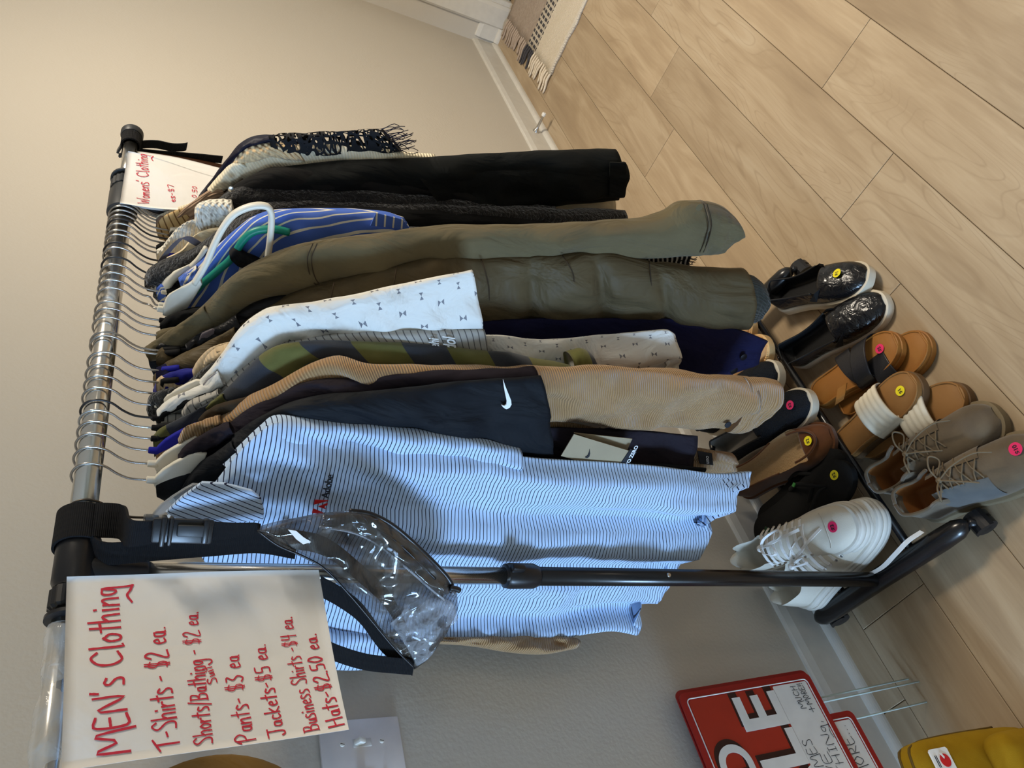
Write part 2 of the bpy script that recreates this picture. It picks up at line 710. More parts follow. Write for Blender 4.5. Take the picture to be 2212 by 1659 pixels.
def plank_mesh(L, Wd):
    key = (round(L, 3), round(Wd, 3))
    if key in prev:
        return prev[key]
    me = bpy.data.meshes.new('plank')
    bm = bmesh.new()
    g, b = 0.0007, 0.0011
    x0, x1, y0, y1 = g, L-g, g, Wd-g
    lo = [bm.verts.new(p) for p in ((x0, y0, -0.004), (x1, y0, -0.004), (x1, y1, -0.004), (x0, y1, -0.004))]
    md = [bm.verts.new(p) for p in ((x0, y0, -0.0009), (x1, y0, -0.0009), (x1, y1, -0.0009), (x0, y1, -0.0009))]
    hi = [bm.verts.new(p) for p in ((x0+b, y0+b, 0), (x1-b, y0+b, 0), (x1-b, y1-b, 0), (x0+b, y1-b, 0))]
    bm.faces.new(hi)
    for i in range(4):
        j = (i+1) % 4
        bm.faces.new((lo[i], lo[j], md[j], md[i]))
        bm.faces.new((md[i], md[j], hi[j], hi[i]))
    bm.to_mesh(me)
    bm.free()
    me.materials.append(M_WOOD)
    prev[key] = me
    return me


for i in range(-9, 6):
    y0 = 0.14523+i*PW
    wd = PW if i < 5 else WALL_Y-y0
    j = ROWJ.get(i, (i*0.437) % PL)
    x = j-PL*math.ceil((j+1.2)/PL)
    while x < FAR_X+0.1:
        o = bpy.data.objects.new('plank', plank_mesh(PL, wd))
        COL.objects.link(o)
        o.location = (x, y0, 0.0)
        o.parent = floor
        x += PL

# ---- spring door stop on the baseboard
ds = at_y(1157, 284, WALL_Y-0.014)
t = thing('door_stop', 'small metal door stop with white rubber tip on the baseboard', 'door stop', ds)
lathe('base_cup', ds, (0, -1, 0), [(0, 0.013), (0.004, 0.013), (0.012, 0.008), (0.02, 0.006)], M_STEEL, t, 16)
lathe('stem', ds+Vector((0, -0.02, 0)), (0, -1, 0), [(0, 0.006), (0.045, 0.0048), (0.05, 0.006)], M_STEEL, t, 12)
lathe('rubber_tip', ds+Vector((0, -0.07, 0)), (0, -1, 0), [(0, 0.007), (0.003, 0.0085), (0.012, 0.0085), (0.015, 0.006)], M_WHITE_PL, t, 14)

# ---- light switch plate
sw = Vector((0.430, WALL_Y, 1.103))
t = thing('light_switch', 'white two-toggle light switch plate on the wall behind the paper sign', 'light switch', sw)
box('cover_plate', sw+Vector((0, -0.003, 0)), (0.118, 0.007, 0.124), plain('switch_plate_plastic', (226, 222, 220), 0.3, 0.5), t, bev=0.0025)
for dx in (0.023, -0.023):
    c = sw+Vector((dx, -0.006, 0))
    box('toggle_slot', c, (0.012, 0.003, 0.028), plain('slot_plastic', (205, 200, 195), 0.4), t, bev=0.0008)
    box('toggle', c+Vector((0, -0.006, 0.005)), (0.0085, 0.014, 0.012), M_WHITE_PL, t, R=Matrix.Rotation(0.5, 3, 'X'), bev=0.002)
    for dz in (0.03, -0.03):
        s = lathe('screw', c+Vector((0, -0.0005, dz)), (0, -1, 0), [(0, 0.0036), (0.0012, 0.0034), (0.0016, 0.002)], M_WHITE_PL, t, 14)
        box('screw_slot', c+Vector((0, -0.0021, dz)), (0.0009, 0.0006, 0.006), M_GAP, s, R=Matrix.Rotation(0.3, 3, 'Y'))

# ---- woven rug with fringe
def rug_mat():
    M = Mat('woven_rug', (190, 175, 155), 0.95, 0.1)
    x, y, z = M.obj()
    band = M.noise(60, M.vec(scale=(1, 1, 1)), 2)*0.02
    a = (x+band)
    dots = ((y*42.0).fract().gt(0.45))
    dark = a.gt(0.235)*a.lt(0.335)
    taupe = a.gt(0.335)
    c = M.mix(M.noise(90), (206, 192, 170), (226, 214, 194))
    c = M.mix(taupe, c, M.mix(M.noise(70), (150, 134, 120), (186, 170, 154)))
    c = M.mix(dark*(((x*30.0).fract().gt(0.25))*dots*0.75+0.2), c, (60, 60, 66))
    M.color(c)
    wv = ((x*2*pi/0.009).sin()*0.5)*((y*2*pi/0.011).sin())
    M.bump(wv+M.noise(160)*0.8, 0.7, 0.004)
    return M.m


M_RUG = rug_mat()
t = thing('rug', 'woven cream and taupe rug with dark stripe and fringed end by the door', 'rug', (3.02, 0.955, 0))
gx, gy = 30, 40
V, F = [], []
for top in (0.012, 0.001):
    for i in range(gx+1):
        for j in range(gy+1):
            a, b = i/gx, j/gy
            wob = 0.006*sin(b*31)+0.004*sin(b*77)
            V.append((3.02+a*0.66+(wob if i == 0 else 0), 0.955-b*1.5+(0.004*sin(a*40) if j == 0 else 0)+0.03*a, top+(0.0015*sin(a*30+b*17) if top > .005 else 0)))
nn = (gx+1)*(gy+1)
for i in range(gx):
    for j in range(gy):
        a = i*(gy+1)+j
        F.append((a, a+1, a+gy+2, a+gy+1))
        F.append((nn+a, nn+a+gy+1, nn+a+gy+2, nn+a+1))
edge = [(i, 0) for i in range(gx)]+[(gx, j) for j in range(gy)]+[(i, gy) for i in range(gx, 0, -1)]+[(0, j) for j in range(gy, 0, -1)]
ids = [i*(gy+1)+j for i, j in edge]
for a, b in zip(ids, ids[1:]+ids[:1]):
    F.append((a, b, nn+b, nn+a))
mesh_obj('rug_field', V, F, M_RUG, t)
rf = random.Random(3)
M_FR1 = cloth('cream_fringe_yarn', (222, 208, 186), var=0.05)
M_FR2 = cloth('taupe_fringe_yarn', (176, 158, 142), var=0.05)
M_FR3 = cloth('dark_fringe_yarn', (66, 64, 68), var=0.05)
for k in range(30):
    x = 3.03+k*0.0215
    y = 0.955+0.03*(x-3.02)/0.66
    dx, ln = rf.uniform(-0.02, 0.02), rf.uniform(0.07, 0.095)
    a = x-3.02
    mm = M_FR1 if a < 0.235 else (M_FR3 if a < 0.335 else M_FR2)
    tube('fringe_tassel', [(x, y-0.004, 0.007), (x+dx*0.3, y+ln*0.35, 0.012), (x+dx*0.8, y+ln*0.7, 0.007), (x+dx, y+ln, 0.006)], lambda q: 0.0075*(1-0.35*abs(q-0.3))*(1.0 if q < 0.9 else 0.6), mm, t, 7, 9, flat=0.7)

# ================================================================ rolling clothes rack
M_CHROME = Mat('chrome_tube', (222, 219, 212), 0.2, 0.5, 1.0)
M_CHROME.bump(M_CHROME.noise(60, M_CHROME.vec(scale=(0.2, 1, 1))), 0.03, 0.001)
M_CHROME = M_CHROME.m
M_BLACKP = plain('black_plastic', (24, 24, 26), 0.32, 0.45)
M_BLACKT = plain('black_painted_tube', (20, 19, 20), 0.25, 0.5)
M_GREYP = plain('dark_grey_plastic', (46, 48, 50), 0.45, 0.4)
M_WEB = Mat('black_webbing', (22, 22, 24), 0.85, 0.2)
_u0_, _v0_ = M_WEB.uv()
M_WEB.bump((_v0_*2*pi/0.0022).sin()+(_u0_*2*pi/0.004).sin()*0.4, 0.4, 0.001)
M_WEB = M_WEB.m

PN = Vector((0.594, 0.915, 0))
PF = Vector((1.338, 0.880, 0))
BARZ = 1.505
BD = (PF-PN).normalized()
BN = Vector((-BD.y, BD.x, 0))      # towards the wall


def bar_pt(py):
    """point of the bar's axis seen at photo row py"""
    d = ray(185+(1120-py)*0.1083, py)
    # intersect with the vertical plane of the bar
    t = PN.dot(BN)/d.dot(BN)
    p = d*t
    return Vector((p.x, p.y, BARZ))


rack = thing('clothes_rack', 'rolling garment rack with chrome bar, black posts and black feet', 'clothes rack', PN)
Z = lambda p, z: Vector((p.x, p.y, z))
tube('hanging_bar', [Z(PN, BARZ)+BD*0.02, Z(PF, BARZ)-BD*0.01], 0.016, M_CHROME, rack, 24)
ext0 = Z(PN, BARZ+0.006)-BD*0.02
tube('extension_bar', [ext0, Z(PN, BARZ+0.003)-BD*0.42], 0.0125, M_CHROME, rack, 20)
EXT_END = Z(PF, BARZ)+BD*0.205
tube('extension_bar', [Z(PF, BARZ)+BD*0.01, EXT_END], 0.0125, M_CHROME, rack, 20)
# clear tape over the near extension
M_TAPE = Mat('clear_tape', (235, 232, 225), 0.12, 0.5)
M_TAPE.b.inputs['Alpha'].default_value = 0.35
M_TAPE.bump(M_TAPE.noise(25, dist=1.5), 0.8, 0.006)
M_TAPE = M_TAPE.m
tape = tube('tape_sleeve', [ext0-BD*0.05, ext0-BD*0.12, ext0-BD*0.2, ext0-BD*0.3, ext0-BD*0.36], lambda q: 0.0150+0.0016*sin(q*21)+0.0012*sin(q*47), M_TAPE, rack, 16, 40)
for P0, m0, sgn in ((PN, M_BLACKP, -1), (PF, M_GREYP, 1)):
    c = Z(P0, BARZ)
    fit = lathe('corner_fitting', c+BD*(0.045*-sgn), BD*sgn, [(0, 0.021), (0.004, 0.0245), (0.06, 0.0245), (0.066, 0.022), (0.07, 0.022)], m0, rack, 28)
    lathe('post_socket', c, (0, 0, -1), [(0, 0.019), (0.075, 0.018), (0.078, 0.016)], m0, fit, 24)
    kn = []
    kc = c+BD*(0.025*sgn)
    # ridged locking knob
    V, F, sg = [], [], 36
    for h, r in ((0, 0.021), (0.002, 0.0245), (0.024, 0.0245), (0.027, 0.021)):
        for j in range(sg):
            rr = r-(0.0016 if j % 2 else 0)
            a = 2*pi*j/sg
            V.append(kc+BD*(h*sgn)+BN*(cos(a)*rr)+Vector((0, 0, sin(a)*rr)))
    for i in range(3):
        for j in range(sg):
            k = (j+1) % sg
            F.append((i*sg+j, i*sg+k, i*sg+sg+k, i*sg+sg+j))
    F += [tuple(range(sg)), tuple(range(3*sg, 4*sg))]
    knob = mesh_obj('locking_knob', V, F, m0, rack, smooth=False)
    lathe('flange', kc+BD*(0.027*sgn), BD*sgn, [(0, 0.017), (0.006, 0.017), (0.007, 0.026), (0.011, 0.026), (0.012, 0.015), (0.02, 0.0145)], m0, rack, 28)
    # post: chrome above, clamp, black below
    pz = 0.90
    tube('upper_post', [Z(P0, BARZ-0.06), Z(P0, pz)], 0.013, M_CHROME, rack, 24)
    lathe('height_clamp', Z(P0, 0.872), (0, 0, 1), [(0, 0.0165), (0.008, 0.0195), (0.05, 0.0195), (0.052, 0.0185), (0.056, 0.0185), (0.058, 0.014)], M_BLACKP, rack, 24)
    box('clamp_lug', Z(P0, 0.915)+Vector((0.0, -0.02, 0)), (0.012, 0.016, 0.022), M_BLACKP, rack, bev=0.003)
    tube('lower_post', [Z(P0, 0.90), Z(P0, 0.06)], 0.0145, M_BLACKT, rack, 24)
    lathe('snap_button', Z(P0, 0.62)+Vector((-0.004, -0.0135, 0)), (-0.3, -1, 0), [(0, 0.004), (0.002, 0.003)], M_STEEL, rack, 10)
# feet with rounded ends and casters
for a, b in (((0.611, 1.098, 0.062), (0.576, 0.705, 0.058)), ((1.352, 1.075, 0.062), (1.300, 0.665, 0.058))):
    a, b = Vector(a), Vector(b)
    d = (b-a).normalized()
    pts = [a-d*0.004, a+d*0.004, a+d*0.016, a+d*0.05, a.lerp(b, 0.5)+Vector((0, 0, 0.004)), b-d*0.05, b-d*0.012, b+d*0.004, b+d*0.012]
    rad = [0.006, 0.014, 0.0195, 0.0215, 0.0215, 0.0215, 0.0195, 0.013, 0.004]
    tube('foot', pts, lambda q: rad[min(8, int(round(q*8)))], M_BLACKT, rack, 22)
    for e, s in ((a, 1), (b, -1)):
        p = e+d*(0.022*s if s > 0 else 0.018)
        p = Vector((p.x, p.y, 0.0215))
        w = lathe('caster', p+Vector((-0.016, 0, 0)), (1, 0.08, 0), [(0, 0.017), (0.001, 0.0205), (0.013, 0.0205), (0.014, 0.011), (0.018, 0.011), (0.019, 0.0205), (0.031, 0.0205), (0.032, 0.017)], M_BLACKP, rack, 24)
        tube('caster_stem', [p+Vector((0, 0.004, 0.008)), p+Vector((0, -0.006*s, 0.034))], 0.008, M_BLACKP, w, 10)
        prism('caster_hood', [p+Vector((-0.019, cos(q)*0.0235, sin(q)*0.0235+0.001)) for q in [i*pi/8*0.9+0.2 for i in range(8)]], (0.038, 0.003, 0), M_BLACKP, w)
# shoe shelf rails
for (x0, y0), (x1, y1) in (((0.600, 0.815), (1.316, 0.800)), ((0.606, 1.005), (1.34, 0.985))):
    tube('shelf_rail', [(x0, y0, 0.068), (x1, y1, 0.068)], 0.0085, M_BLACKT, rack, 14)

# ================================================================ hangers
M_WIRE = plain('hanger_wire', (176, 172, 166), 0.25, 0.5, 1.0)
M_WIREB = plain('black_hanger_wire', (36, 34, 34), 0.35, 0.5)
M_HWHITE = plain('ivory_hanger_plastic', (226, 220, 204), 0.4, 0.4)
M_HBLUE = plain('royal_blue_flocked', (32, 34, 150), 0.75, 0.2)
M_HBLACK = plain('black_flocked_plastic', (20, 20, 22), 0.8, 0.2)
M_HTEAL = plain('teal_hanger_plastic', (16, 132, 112), 0.4, 0.4)
M_HCLEAR = Mat('clear_hanger_plastic', (225, 228, 230), 0.1, 0.5)
M_HCLEAR.b.inputs['Transmission Weight'].default_value = 0.8
M_HCLEAR.b.inputs['IOR'].default_value = 1.3
M_HCLEAR = M_HCLEAR.m
HANGN = 0


def hanger(py, label, m, wire=None, hubz=1.428, style='slim', k=-0.15, lean=0.0, span=0.010, drop=0.026, stub=None):
    global HANGN
    p = bar_pt(py)
    w = wire or M_WIRE
    t = thing('clothes_hanger', label, 'hanger', (p.x, p.y, hubz), 'hangers on the bar')
    D = Vector((-k, -1, 0)).normalized()         # towards the room
    R = 0.0185
    rw = 0.0017

    def q(a, z):
        return Vector((p.x+D.x*a+lean*(BARZ-z), p.y+D.y*a, z))
    pts = [q(-R*0.75, BARZ-R*0.7), q(-R*1.02, BARZ+0.002), q(-R*0.75, BARZ+R*0.72), q(0, BARZ+R*1.05), q(R*0.8, BARZ+R*0.74), q(R*1.15, BARZ), q(R*1.0, BARZ-R*0.9), q(R*0.45, BARZ-R*1.7), q(0.002, BARZ-R*2.4), q(0, BARZ-R*3.0), q(0, hubz)]
    tube('hook', pts, rw, w, t, 8, 46)
    if stub:
        lathe('neck_collar', q(0, hubz+0.006), (0, 0, -1), [(0, 0.003), (0.001, 0.0042), (0.014, 0.0046), (0.016, 0.004)], stub, t, 12)
    if style == 'slim':
        tube('arms', [q(span, hubz-drop), q(span*0.55, hubz-drop*0.5), q(0, hubz-0.004), q(-0.03, hubz-0.022), q(-0.06, hubz-0.050), q(-0.10, hubz-0.095)], 0.0042, m, t, 8, 30, flat=1.2)
    elif style == 'broad':
        # wide plastic body that widens at the neck
        up_ = [(0, 0.0), (0.008, -0.003), (0.02, -0.010), (0.032, -0.021), (0.044, -0.034), (0.052, -0.044)]
        lo_ = [(0.052, -0.060), (0.044, -0.059), (0.032, -0.057), (0.02, -0.055), (0.01, -0.053), (0, -0.052)]
        pl = [q(a, hubz+z) for a, z in up_]+[q(a, hubz+z) for a, z in lo_]+[q(-a, hubz+z) for a, z in reversed(lo_[:-1])]+[q(-a, hubz+z) for a, z in reversed(up_[1:])]
        nv = Vector((D.y, -D.x, 0))*-0.008
        prism('arms', [v-nv*0.5 for v in pl], nv, m, t, bev=0.0022, smooth=True)
        lathe('neck_collar', q(0, hubz+0.008), (0, 0, -1), [(0, 0.0035), (0.001, 0.0048), (0.012, 0.0052), (0.014, 0.004)], m, t, 14)
    return t, q


# ================================================================ garments
class Garment:
    def __init__(s, name, label, cat, py, k=-0.15, dx=0.0, group='clothes on the rack'):
        p = bar_pt(py)
        s.x0, s.k, s.y0, s.py = p.x+dx, k, p.y, py
        s.t = thing(name, label, cat, (p.x, p.y, 1.40), group)
        s.N = Vector((1, -k, 0)).normalized()

    def p(s, q, f=0.0):
        """photo point on this garment's plane, f metres in front of it"""
        return at_x(q[0], q[1], s.x0-f*sqrt(1+s.k*s.k), s.k)

    def P(s, l, f=0.0):
        return [s.p(q, f) for q in l]

    def w(s, l, f=0.0):
        """(y,z) list on the plane"""
        return [Vector((s.x0-f+s.k*(y-0.92), y, z)) for y, z in l]

    def body(s, m, hem=0.66, dep=0.011, O=None, I=None, yr=0.785, yl=1.07, top=1.408, f=0.0, name='body', fold=(0.006, 5, 1.2), neck=True, **kw):
        if neck and O and O[0][0] > 362:
            O = [(337, s.py+13), (352, s.py+4)]+list(O)
            I = [(340, s.py+34), (356, s.py+48)]+list(I)
        O = s.P(O, f) if O else s.w([(0.89, top), (0.845, top-0.03), (yr+0.02, top-0.065), (yr, top-0.12), (yr, (top+hem)/2), (yr, hem+0.1), (yr, hem)], f)
        I = s.P(I, f) if I else s.w([(0.95, top), (0.99, top-0.03), (yl-0.03, top-0.07), (yl, top-0.13), (yl, (top+hem)/2), (yl, hem+0.1), (yl, hem)], f)
        if len(I) != len(O):
            n = 14
            O, I = resample(O, n), resample(I, n)
        return strip(name, O, I, dep, m, s.t, nrm=s.N, fold=fold, **kw)

    def sleeve(s, m, O, I, dep=0.02, f=0.0, name='sleeve', **kw):
        O, I = s.P(O, f), s.P(I, f)
        if len(O) != len(I):
            n = 12
            O, I = resample(O, n), resample(I, n)
        kw.setdefault('noise', 0.0016)
        kw.setdefault('fold', (0.003, 3, 0.5))
        return strip(name, O, I, dep, m, s.t, nrm=s.N, **kw)

    def collar(s, m, O, I, f=0.018, dep=0.009, **kw):
        return s.sleeve(m, O, I, dep=dep, f=f, name='collar', n=30, seg=24, **kw)

    def patch(s, name, poly, m, f=0.012, th=0.004, bev=0.001, parent=None, uv=None):
        pl = s.P(poly, f)
        return prism(name, pl, s.N*th, m, parent or s.t, uv=uv, bev=bev)

    def dot(s, name, q, r, m, f=0.02, parent=None):
        c = s.p(q, f)
        return lathe(name, c, -s.N, [(0, r), (0.0015, r), (0.002, r*0.8)], m, parent or s.t, 14)


def text_obj(name, txt, o, xd, yd, size, m, parent=None, th=0.0006, align='LEFT', bold=0.0, shear=0.0, sx=1.0):
    cu = bpy.data.curves.new(name, 'FONT')
    cu.body = txt
    cu.size = size
    cu.align_x = align
    cu.extrude = th/2
    cu.offset = bold
    cu.shear = shear
    ob = bpy.data.objects.new(name, cu)
    COL.objects.link(ob)
    dg = bpy.context.evaluated_depsgraph_get()
    me = bpy.data.meshes.new_from_object(ob.evaluated_get(dg))
    bpy.data.objects.remove(ob)
    bpy.data.curves.remove(cu)
    xd, yd = Vector(xd).normalized(), Vector(yd).normalized()
    zd = xd.cross(yd)
    off = origin_of(parent) if parent else Vector((0, 0, 0))
    for v in me.vertices:
        c = v.co
        v.co = Vector(o)+xd*(c.x*sx)+yd*c.y+zd*c.z-off
    me.name = name
    me.materials.clear()
    me.materials.append(m)
    r = bpy.data.objects.new(name, me)
    COL.objects.link(r)
    if parent is not None:
        r.parent = parent
    return r


# --- fabrics
def polo_mat():
    M = Mat('striped_polo_knit', (176, 200, 232), 0.75, 0.2, sheen=0.1)
    u, v = M.uv()
    wob = M.noise(7)*0.004
    f = ((v+wob)/0.0061).fract()
    f2 = ((v+wob)/0.0013).fract()
    c = M.mix((f2-0.5).abs()*0.5, (190, 212, 238), (150, 182, 226))
    M.color(M.mix(f.lt(0.2), c, (26, 32, 62)))
    M.bump(M.noise(8, M.vec(scale=(1, 1, 0.4)), 4, 0.5), 0.4, 0.012)
    return M.m


def collar_mat():
    M = Mat('striped_polo_collar', (200, 215, 236), 0.75, 0.2)
    u, v = M.uv()
    f = (u/0.0043).fract()
    M.color(M.mix(f.lt(0.18), (192, 212, 238), (26, 32, 62)))
    return M.m


def cord_mat():
    M = Mat('tan_corduroy', (176, 138, 92), 0.95, 0.1, sheen=0.3)
    u, v = M.uv()
    r = (v*2*pi/0.0038).sin()
    c = M.mix(M.noise(10), (160, 124, 82), (188, 150, 104))
    M.color(M.mix((r*-1.0-0.3).m('MAXIMUM', 0.0)*0.7, c, (110, 80, 48)))
    M.bump(r, 0.8, 0.0012)
    M.bump(M.noise(9, detail=4), 0.4, 0.01)
    return M.m


def plaid_mat():
    M = Mat('olive_plaid_flannel', (96, 98, 60), 0.95, 0.1, sheen=0.2)
    u, v = M.uv()
    a = ((u+0.02)/0.13).fract().gt(0.5)
    b = ((v+0.035)/0.135).fract().gt(0.5)
    tw = ((u*900.0+v*900.0).fract()).gt(0.5)
    ol = M.mix(M.noise(60), (86, 86, 44), (104, 102, 58))
    c = M.mix(a*0.55, ol, (70, 74, 70))
    c = M.mix(b, c, M.mix(tw*0.5+0.2, (36, 38, 48), (66, 70, 74)))
    c = M.mix(a*b, c, (20, 21, 34))
    M.color(c)
    M.bump(M.noise(900), 0.3, 0.001)
    return M.m


def bow_mat():
    M = Mat('white_bow_print_cotton', (240, 238, 232), 0.85, 0.2)
    u, v = M.uv()
    cs = 0.030
    uu, vv = u/cs, v/cs
    row = vv.floor()
    uu = uu+row.mod(2.0)*0.5
    par = (uu.floor()+row).mod(2.0)
    a, b = uu.fract()-0.5, vv.fract()-0.5
    p = a*(par*-1.0+1.0)+b*par
    q = b*(par*-1.0+1.0)+a*par
    bow = q.abs().lt(p.abs()*0.62)*p.abs().lt(0.165)
    hatch = ((u+v)*600.0).fract().gt(0.35)
    M.color(M.mix(bow*(hatch*0.5+0.45), (224, 222, 215), (64, 68, 88)))
    M.bump(M.noise(13, detail=4, dist=0.8), 0.8, 0.02)
    return M.m


def stripe_mat(name, ca, cb, per, frac, slant=0.0, use='u', bumpw=0.4):
    M = Mat(name, ca, 0.85, 0.2)
    u, v = M.uv()
    f = ((u+v*slant) if use == 'u' else (v+u*slant))
    f = (f+M.noise(6)*0.01)/per
    M.color(M.mix(f.fract().lt(frac), ca, cb))
    M.bump(M.noise(10, detail=4), bumpw, 0.01)
    return M.m


def rib_mat(name, col, per, use='u', depth=0.0015, contrast=0.35):
    M = Mat(name, col, 0.92, 0.12, sheen=0.2)
    u, v = M.uv()
    r = ((u if use == 'u' else v)*2*pi/per).sin()
    M.color(M.mix((r*-0.5+0.5)*contrast, col, tuple(int(c*0.55) for c in col)))
    M.bump(r, 0.7, depth)
    M.bump(M.noise(9, detail=3), 0.4, 0.01)
    return M.m


def knit_mat(name, col, su=0.008, sv=0.006):
    M = Mat(name, col, 0.95, 0.1, sheen=0.2)
    u, v = M.uv()
    r = (u*2*pi/su).sin()*((v*2*pi/sv).sin())
    M.color(M.mix((r*-0.5+0.5)*0.22, col, tuple(int(c*0.6) for c in col)))
    M.bump(r, 0.9, 0.003)
    return M.m


def fuzzy(name, col):
    M = Mat(name, col, 0.98, 0.05, sheen=0.5)
    M.color(M.mix(M.noise(120, detail=4), tuple(int(c*0.5) for c in col), tuple(min(255, int(c*1.6)) for c in col)))
    M.bump(M.noise(170, detail=4), 1.0, 0.008)
    return M.m


F_POLO, F_POLOC, F_CORD, F_PLAID, F_BOW = polo_mat(), collar_mat(), cord_mat(), plaid_mat(), bow_mat()
F_NIKE = cloth('black_navy_jersey', (20, 23, 28), 0.7)
F_PLUM = cloth('charcoal_plum_jersey', (36, 31, 38), 0.85)
F_BROWN = cloth('dark_brown_cloth', (58, 48, 36))
F_GREYT = stripe_mat('grey_striped_jersey', (170, 166, 158), (96, 94, 92), 0.0095, 0.16, 0, 'v')
F_CHAR = fuzzy('charcoal_fleece', (38, 38, 36))
F_CREAMF = rib_mat('cream_fleece', (214, 190, 154), 0.006, 'v', 0.0008, 0.12)
F_NAVY = cloth('navy_canvas', (22, 22, 52), 0.85)
F_BLUEC = cloth('royal_blue_lining', (24, 28, 120), 0.8)
F_PUFF = cloth('brown_olive_nylon', (82, 71, 50), 0.55, wr=0.7, sheen=0.0)
F_OLIVE = cloth('olive_cotton_twill', (96, 86, 62), 0.85, wr=0.6)
F_LEATH = cloth('black_leather', (24, 24, 26), 0.4, sheen=0)
F_BLACK = cloth('black_cloth', (22, 22, 22), 0.9)
F_BLACK2 = cloth('black_soft_knit', (32, 31, 30), 0.95, weave=700)
F_BLACK3 = cloth('black_smooth_twill', (18, 20, 19), 0.75)
F_FUZZ = fuzzy('black_fuzzy_knit', (30, 29, 28))
F_BSTR = stripe_mat('blue_white_stripe_cotton', (80, 112, 198), (232, 226, 206), 0.0135, 0.2, 0.22)
F_TAUPE = rib_mat('taupe_rib_knit', (172, 142, 116), 0.004, 'u', 0.001)
F_MAUVE = cloth('taupe_jersey', (142, 116, 96))
F_CREAM = rib_mat('cream_rib_knit', (244, 230, 198), 0.0052, 'v', 0.001, 0.2)
F_BEIGEK = knit_mat('beige_open_knit', (236, 204, 156), 0.009, 0.012)
F_WHITEK = knit_mat('ivory_chunky_knit', (250, 244, 228), 0.012, 0.009)
F_TANS = stripe_mat('tan_brown_stripe', (206, 174, 122), (124, 92, 56), 0.012, 0.22, 0.0, 'v')
F_SLIP = cloth('pale_beige_slip', (212, 194, 160))
F_NUDE = cloth('cream_camisole', (226, 208, 172), 0.7)
F_GSTRAP = cloth('grey_strap_satin', (96, 88, 92), 0.6)
M_INK = plain('near_black_ink', (24, 26, 34), 0.7)
M_PRINTW = plain('white_print', (232, 236, 242), 0.6)
M_SNAP = plain('dark_snap', (40, 40, 46), 0.35, 0.5, 0.8)
M_REDLOGO = plain('red_embroidery', (200, 24, 28), 0.7)

# ---- 1 striped polo, nearest
g = Garment('polo_shirt', 'pale blue polo shirt with thin navy stripes hanging nearest on the rack', 'shirt', 1113, k=-0.485, dx=-0.012)


def polo_hem(p):
    if p.z < 0.66:
        f = ((0.66-p.z)/0.2)**2
        p = p+Vector((0, 0, f*(0.020*sin(p.y*46+0.6)+0.012*sin(p.y*97)-0.016*(p.y < 0.80)+0.01)))
    return p


g.body(F_POLO, O=[(455, 1050), (505, 990), (560, 935), (606, 912), (700, 945), (850, 962), (1050, 972), (1150, 992), (1400, 1010), (1560, 1030), (1624, 1024)],
       I=[(430, 1195), (470, 1260), (530, 1320), (600, 1350), (700, 1366), (850, 1370), (1000, 1372), (1080, 1370), (1200, 1366), (1300, 1352), (1364, 1362)],
       dep=0.012, n=90, seg=64, fold=(0.022, 11, 0.9), uvz=True, noise=0.0012, bend=polo_hem)
g.sleeve(F_POLO, [(480, 1000), (560, 925), (603, 898), (700, 904), (850, 918), (1000, 938), (1120, 962)], [(560, 1010), (610, 985), (650, 970), (750, 978), (850, 988), (1000, 998), (1110, 1010)], dep=0.02, f=-0.016, uvz=True)
g.sleeve(F_POLO, [(470, 1300), (540, 1380), (620, 1425), (720, 1442), (848, 1441)], [(560, 1290), (610, 1330), (690, 1355), (790, 1368), (885, 1378)], dep=0.018, f=0.012, uvz=True, n=36)
cuv = lambda v: (v.z*0.86-v.y*0.5, v.y)
g.patch('collar', [(358, 1108), (392, 1075), (437, 1043), (490, 1046), (545, 1061), (565, 1078), (571, 1104), (570, 1126), (500, 1131), (430, 1129), (375, 1120)], F_POLOC, f=0.034, th=0.008, bev=0.003, uv=lambda v: (v.y*0.75+v.z*0.25, v.z))
g.patch('collar_back', [(362, 1112), (395, 1128), (470, 1150), (520, 1175), (470, 1180), (400, 1160)], F_POLOC, f=0.005, th=0.008, bev=0.003, uv=lambda v: (v.y*0.75+v.z*0.25, v.z))
xr = Vector((0.485, -1, 0)).normalized()
lo = g.p((703, 1110), 0.028)
LS = 0.76
lg = prism('logo_mark', [lo+xr*(0.0*LS)+Vector((0, 0, 0)), lo+Vector((0, 0, 0.024*LS)), lo+xr*(0.009*LS)+Vector((0, 0, 0.024*LS))], g.N*0.002, M_REDLOGO, g.t)
prism('logo_mark', [lo+xr*(0.026*LS), lo+xr*(0.017*LS)+Vector((0, 0, 0.024*LS)), lo+xr*(0.026*LS)+Vector((0, 0, 0.024*LS))], g.N*0.002, M_REDLOGO, g.t)
prism('logo_mark', [lo+xr*(0.009*LS), lo+xr*(0.013*LS)+Vector((0, 0, 0.015*LS)), lo+xr*(0.021*LS), lo+xr*(0.017*LS), lo+xr*(0.0155*LS)+Vector((0, 0, 0.004*LS)), lo+xr*(0.0115*LS)+Vector((0, 0, 0.004*LS))], g.N*0.002, M_REDLOGO, g.t)
text_obj('logo_lettering', 'Adobe', lo+xr*(0.031*LS)+Vector((0, 0, 0.001*LS)), xr, (0, 0, 1), 0.0145, M_INK, g.t, 0.002, bold=0.0001, sx=0.9)
for q in ((620, 1148), (700, 1152)):
    g.dot('button', q, 0.0055, M_PRINTW, 0.03)
hanger(1113, 'clear plastic hanger under the striped polo, nearest on the bar', M_HCLEAR, wire=plain('dark_wire', (92, 84, 76), 0.3, 0.5, 1.0), style='broad', k=-0.485, stub=M_HBLACK)

